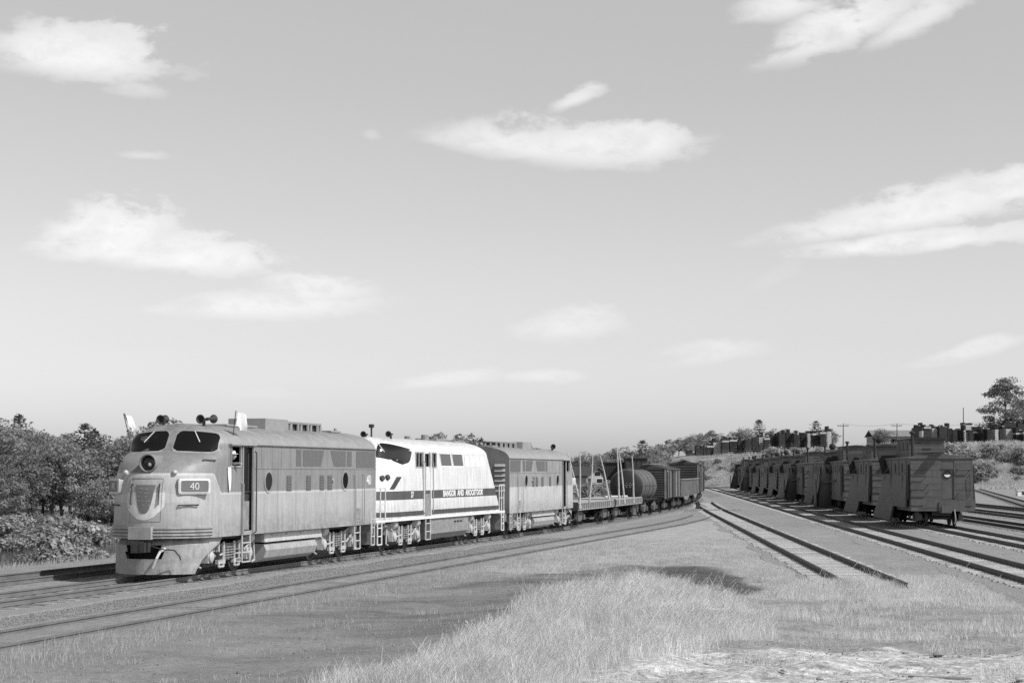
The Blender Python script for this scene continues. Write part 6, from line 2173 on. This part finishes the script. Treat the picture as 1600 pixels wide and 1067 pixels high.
# grass along the near river bank
rs = np.random.default_rng(9)
n = 60000
a1 = rs.uniform(-24, 60, n); d1 = rs.uniform(8.2, 26, n)
x = P0.x + U0.x * a1 + NL.x * d1; y = P0.y + U0.y * a1 + NL.y * d1
blades('river_bank_grass', 'weeds and grass on the near river bank', x, y, rs.uniform(.06, .26, n), .010, .9, M['grass_low'], 10)
n = 30000
a1 = rs.uniform(0, 110, n); d1 = rs.uniform(43.5, 60, n)
x = P0.x + U0.x * a1 + NL.x * d1; y = P0.y + U0.y * a1 + NL.y * d1
blades('far_bank_grass', 'weeds and grass on the far river bank', x, y, rs.uniform(.12, .4, n), .03, .9, M['leaf_bush'], 11)

# ---- stones and bleached boards in the sandy corner
random.seed(21)
def stone(px, py, s_, label, group='stones on the sandy ground', m='rock'):
    X, Y = gnd(px, py)
    rs = random.Random(int(px * 7 + py))
    mb = MB(); n = 8
    vs = []; fs = []
    for j, (r_, z) in enumerate(((.8, -.15), (1.0, .12), (.72, .42), (.25, .55))):
        for i in range(n):
            a = 6.283 * i / n
            rr = r_ * rs.uniform(.8, 1.2)
            vs.append((s_ * rr * math.cos(a) * 1.25, s_ * rr * math.sin(a), s_ * z * rs.uniform(.85, 1.15)))
    for j in range(3):
        for i in range(n):
            fs.append((j * n + i, j * n + (i + 1) % n, (j + 1) * n + (i + 1) % n, (j + 1) * n + i))
    fs.append(tuple(range(3 * n, 4 * n)))
    mb.add(vs, fs)
    o = mb.build('stone', M[m], None, 50)
    o.location = (X, Y, hz(X, Y) + .01); o.rotation_euler = (0, 0, rs.uniform(0, 6))
    return tag(o, label, 'stone', group)
for px, py, s_ in ((1460, 1018, .10), (1494, 1021, .045), (1494, 1031, .05), (1550, 1042, .05), (1568, 1045, .06), (1536, 1022, .055), (1408, 1017, .05), (1392, 1060, .09), (1372, 1056, .05), (1220, 1052, .05), (1100, 1044, .045), (1320, 1034, .05), (1276, 1062, .06), (1585, 1060, .07), (1180, 1030, .04)):
    stone(px, py, s_, 'small grey stone lying on the pale sand in the near corner')


def board(px, py, L, w_, rz, label, m='plank_white', th=.03):
    X, Y = gnd(px, py)
    o = MB().box(-L / 2, L / 2, -w_ / 2, w_ / 2, 0, th).add([], []).build('board', M[m])
    o.location = (X, Y, hz(X, Y) + .035); o.rotation_euler = (0, .02, rz)
    return tag(o, label, 'board')
board(1092, 973, 1.05, .17, .02, 'bleached board lying in the grass, longer of the two')
board(1094, 985, .55, .10, .05, 'short bleached board lying just below the longer one')
board(1478, 1057, .62, .14, -.15, 'dark broken board on the sand near the bottom edge', 'tie_dark')
board(1432, 1056, .36, .10, -.5, 'short dark stick of wood on the sand left of the broken board', 'tie_dark')
board(1522, 1010, .45, .05, .1, 'thin dark stick lying where grass meets sand at the right', 'tie_dark', .025)

# ties lying loose beside the leading track
for (px, py) in ((20, 950), (60, 946), (90, 940)):
    pass


# ---- loose cinders and pebbles, too many to count
def pebbles(name, label, X, Y, size, m, seed):
    rs = np.random.default_rng(seed); n = len(X)
    Z = height(X, Y)
    base = np.array([[1, 0, 0], [-.4, .9, 0], [-.5, -.8, 0], [.1, .05, .75], [0, 0, -.4]])
    a = rs.uniform(0, 6.28, n); ca, sa = np.cos(a), np.sin(a)
    k = base[None] * rs.uniform(.6, 1.4, (n, 5, 3)) * size[:, None, None]
    v = np.stack([k[..., 0] * ca[:, None] - k[..., 1] * sa[:, None] + X[:, None], k[..., 0] * sa[:, None] + k[..., 1] * ca[:, None] + Y[:, None], k[..., 2] + Z[:, None] + size[:, None] * .25], -1).reshape(-1, 3)
    tri = np.array([[0, 1, 3], [1, 2, 3], [2, 0, 3], [1, 0, 4], [2, 1, 4], [0, 2, 4]])
    f = (np.arange(n)[:, None, None] * 5 + tri[None]).reshape(-1, 3)
    return tag(obj(name, np_mesh(name, v, f, m)), label, 'gravel', kind='stuff')

x, y, rs = scatter(60000, -20, 20, 20.5, 62, 40)
s_, dk, tl, md = masks(x, y)
d1, a1 = dab(x, y)
keep = (x < 8.0 + .0655 * (y - 45)) | (y < 40) | ((x > 9.72 + .0655 * (y - 50) + 1.3) & (x < 11.0 + SL * y - 1.4))
keep &= (d1 < -6.2) & (rs.uniform(size=len(x)) < np.clip(.22 + .5 * dk + .75 * s_ - .5 * tl, .03, 1))
x, y, s_ = x[keep], y[keep], s_[keep]
sz = .006 + .016 * rs.uniform(0, 1, len(x)) ** 3 + .02 * (rs.uniform(size=len(x)) < .012)
pick = rs.uniform(size=len(x)) < .45
pebbles('cinder_gravel', 'dark cinders strewn over the bare ground', x[pick], y[pick], sz[pick], M['car_truck'], 41)
pebbles('pale_gravel', 'pale pebbles strewn over the bare ground', x[~pick], y[~pick], sz[~pick], M['deck'], 42)
# crushed stone beside the leading track
rs = np.random.default_rng(44)
n = 26000
a1 = rs.uniform(-30, 26, n); d1 = np.where(rs.uniform(size=n) < .75, rs.uniform(-3.3, -1.25, n), rs.uniform(1.2, 2.6, n))
x = P0.x + U0.x * a1 + NL.x * d1; y = P0.y + U0.y * a1 + NL.y * d1
pebbles('track_ballast', 'crushed stone lying beside the leading track', x, y,   .011 + .020 * rs.uniform(0, 1, n) ** 2, M['ballast'], 45)
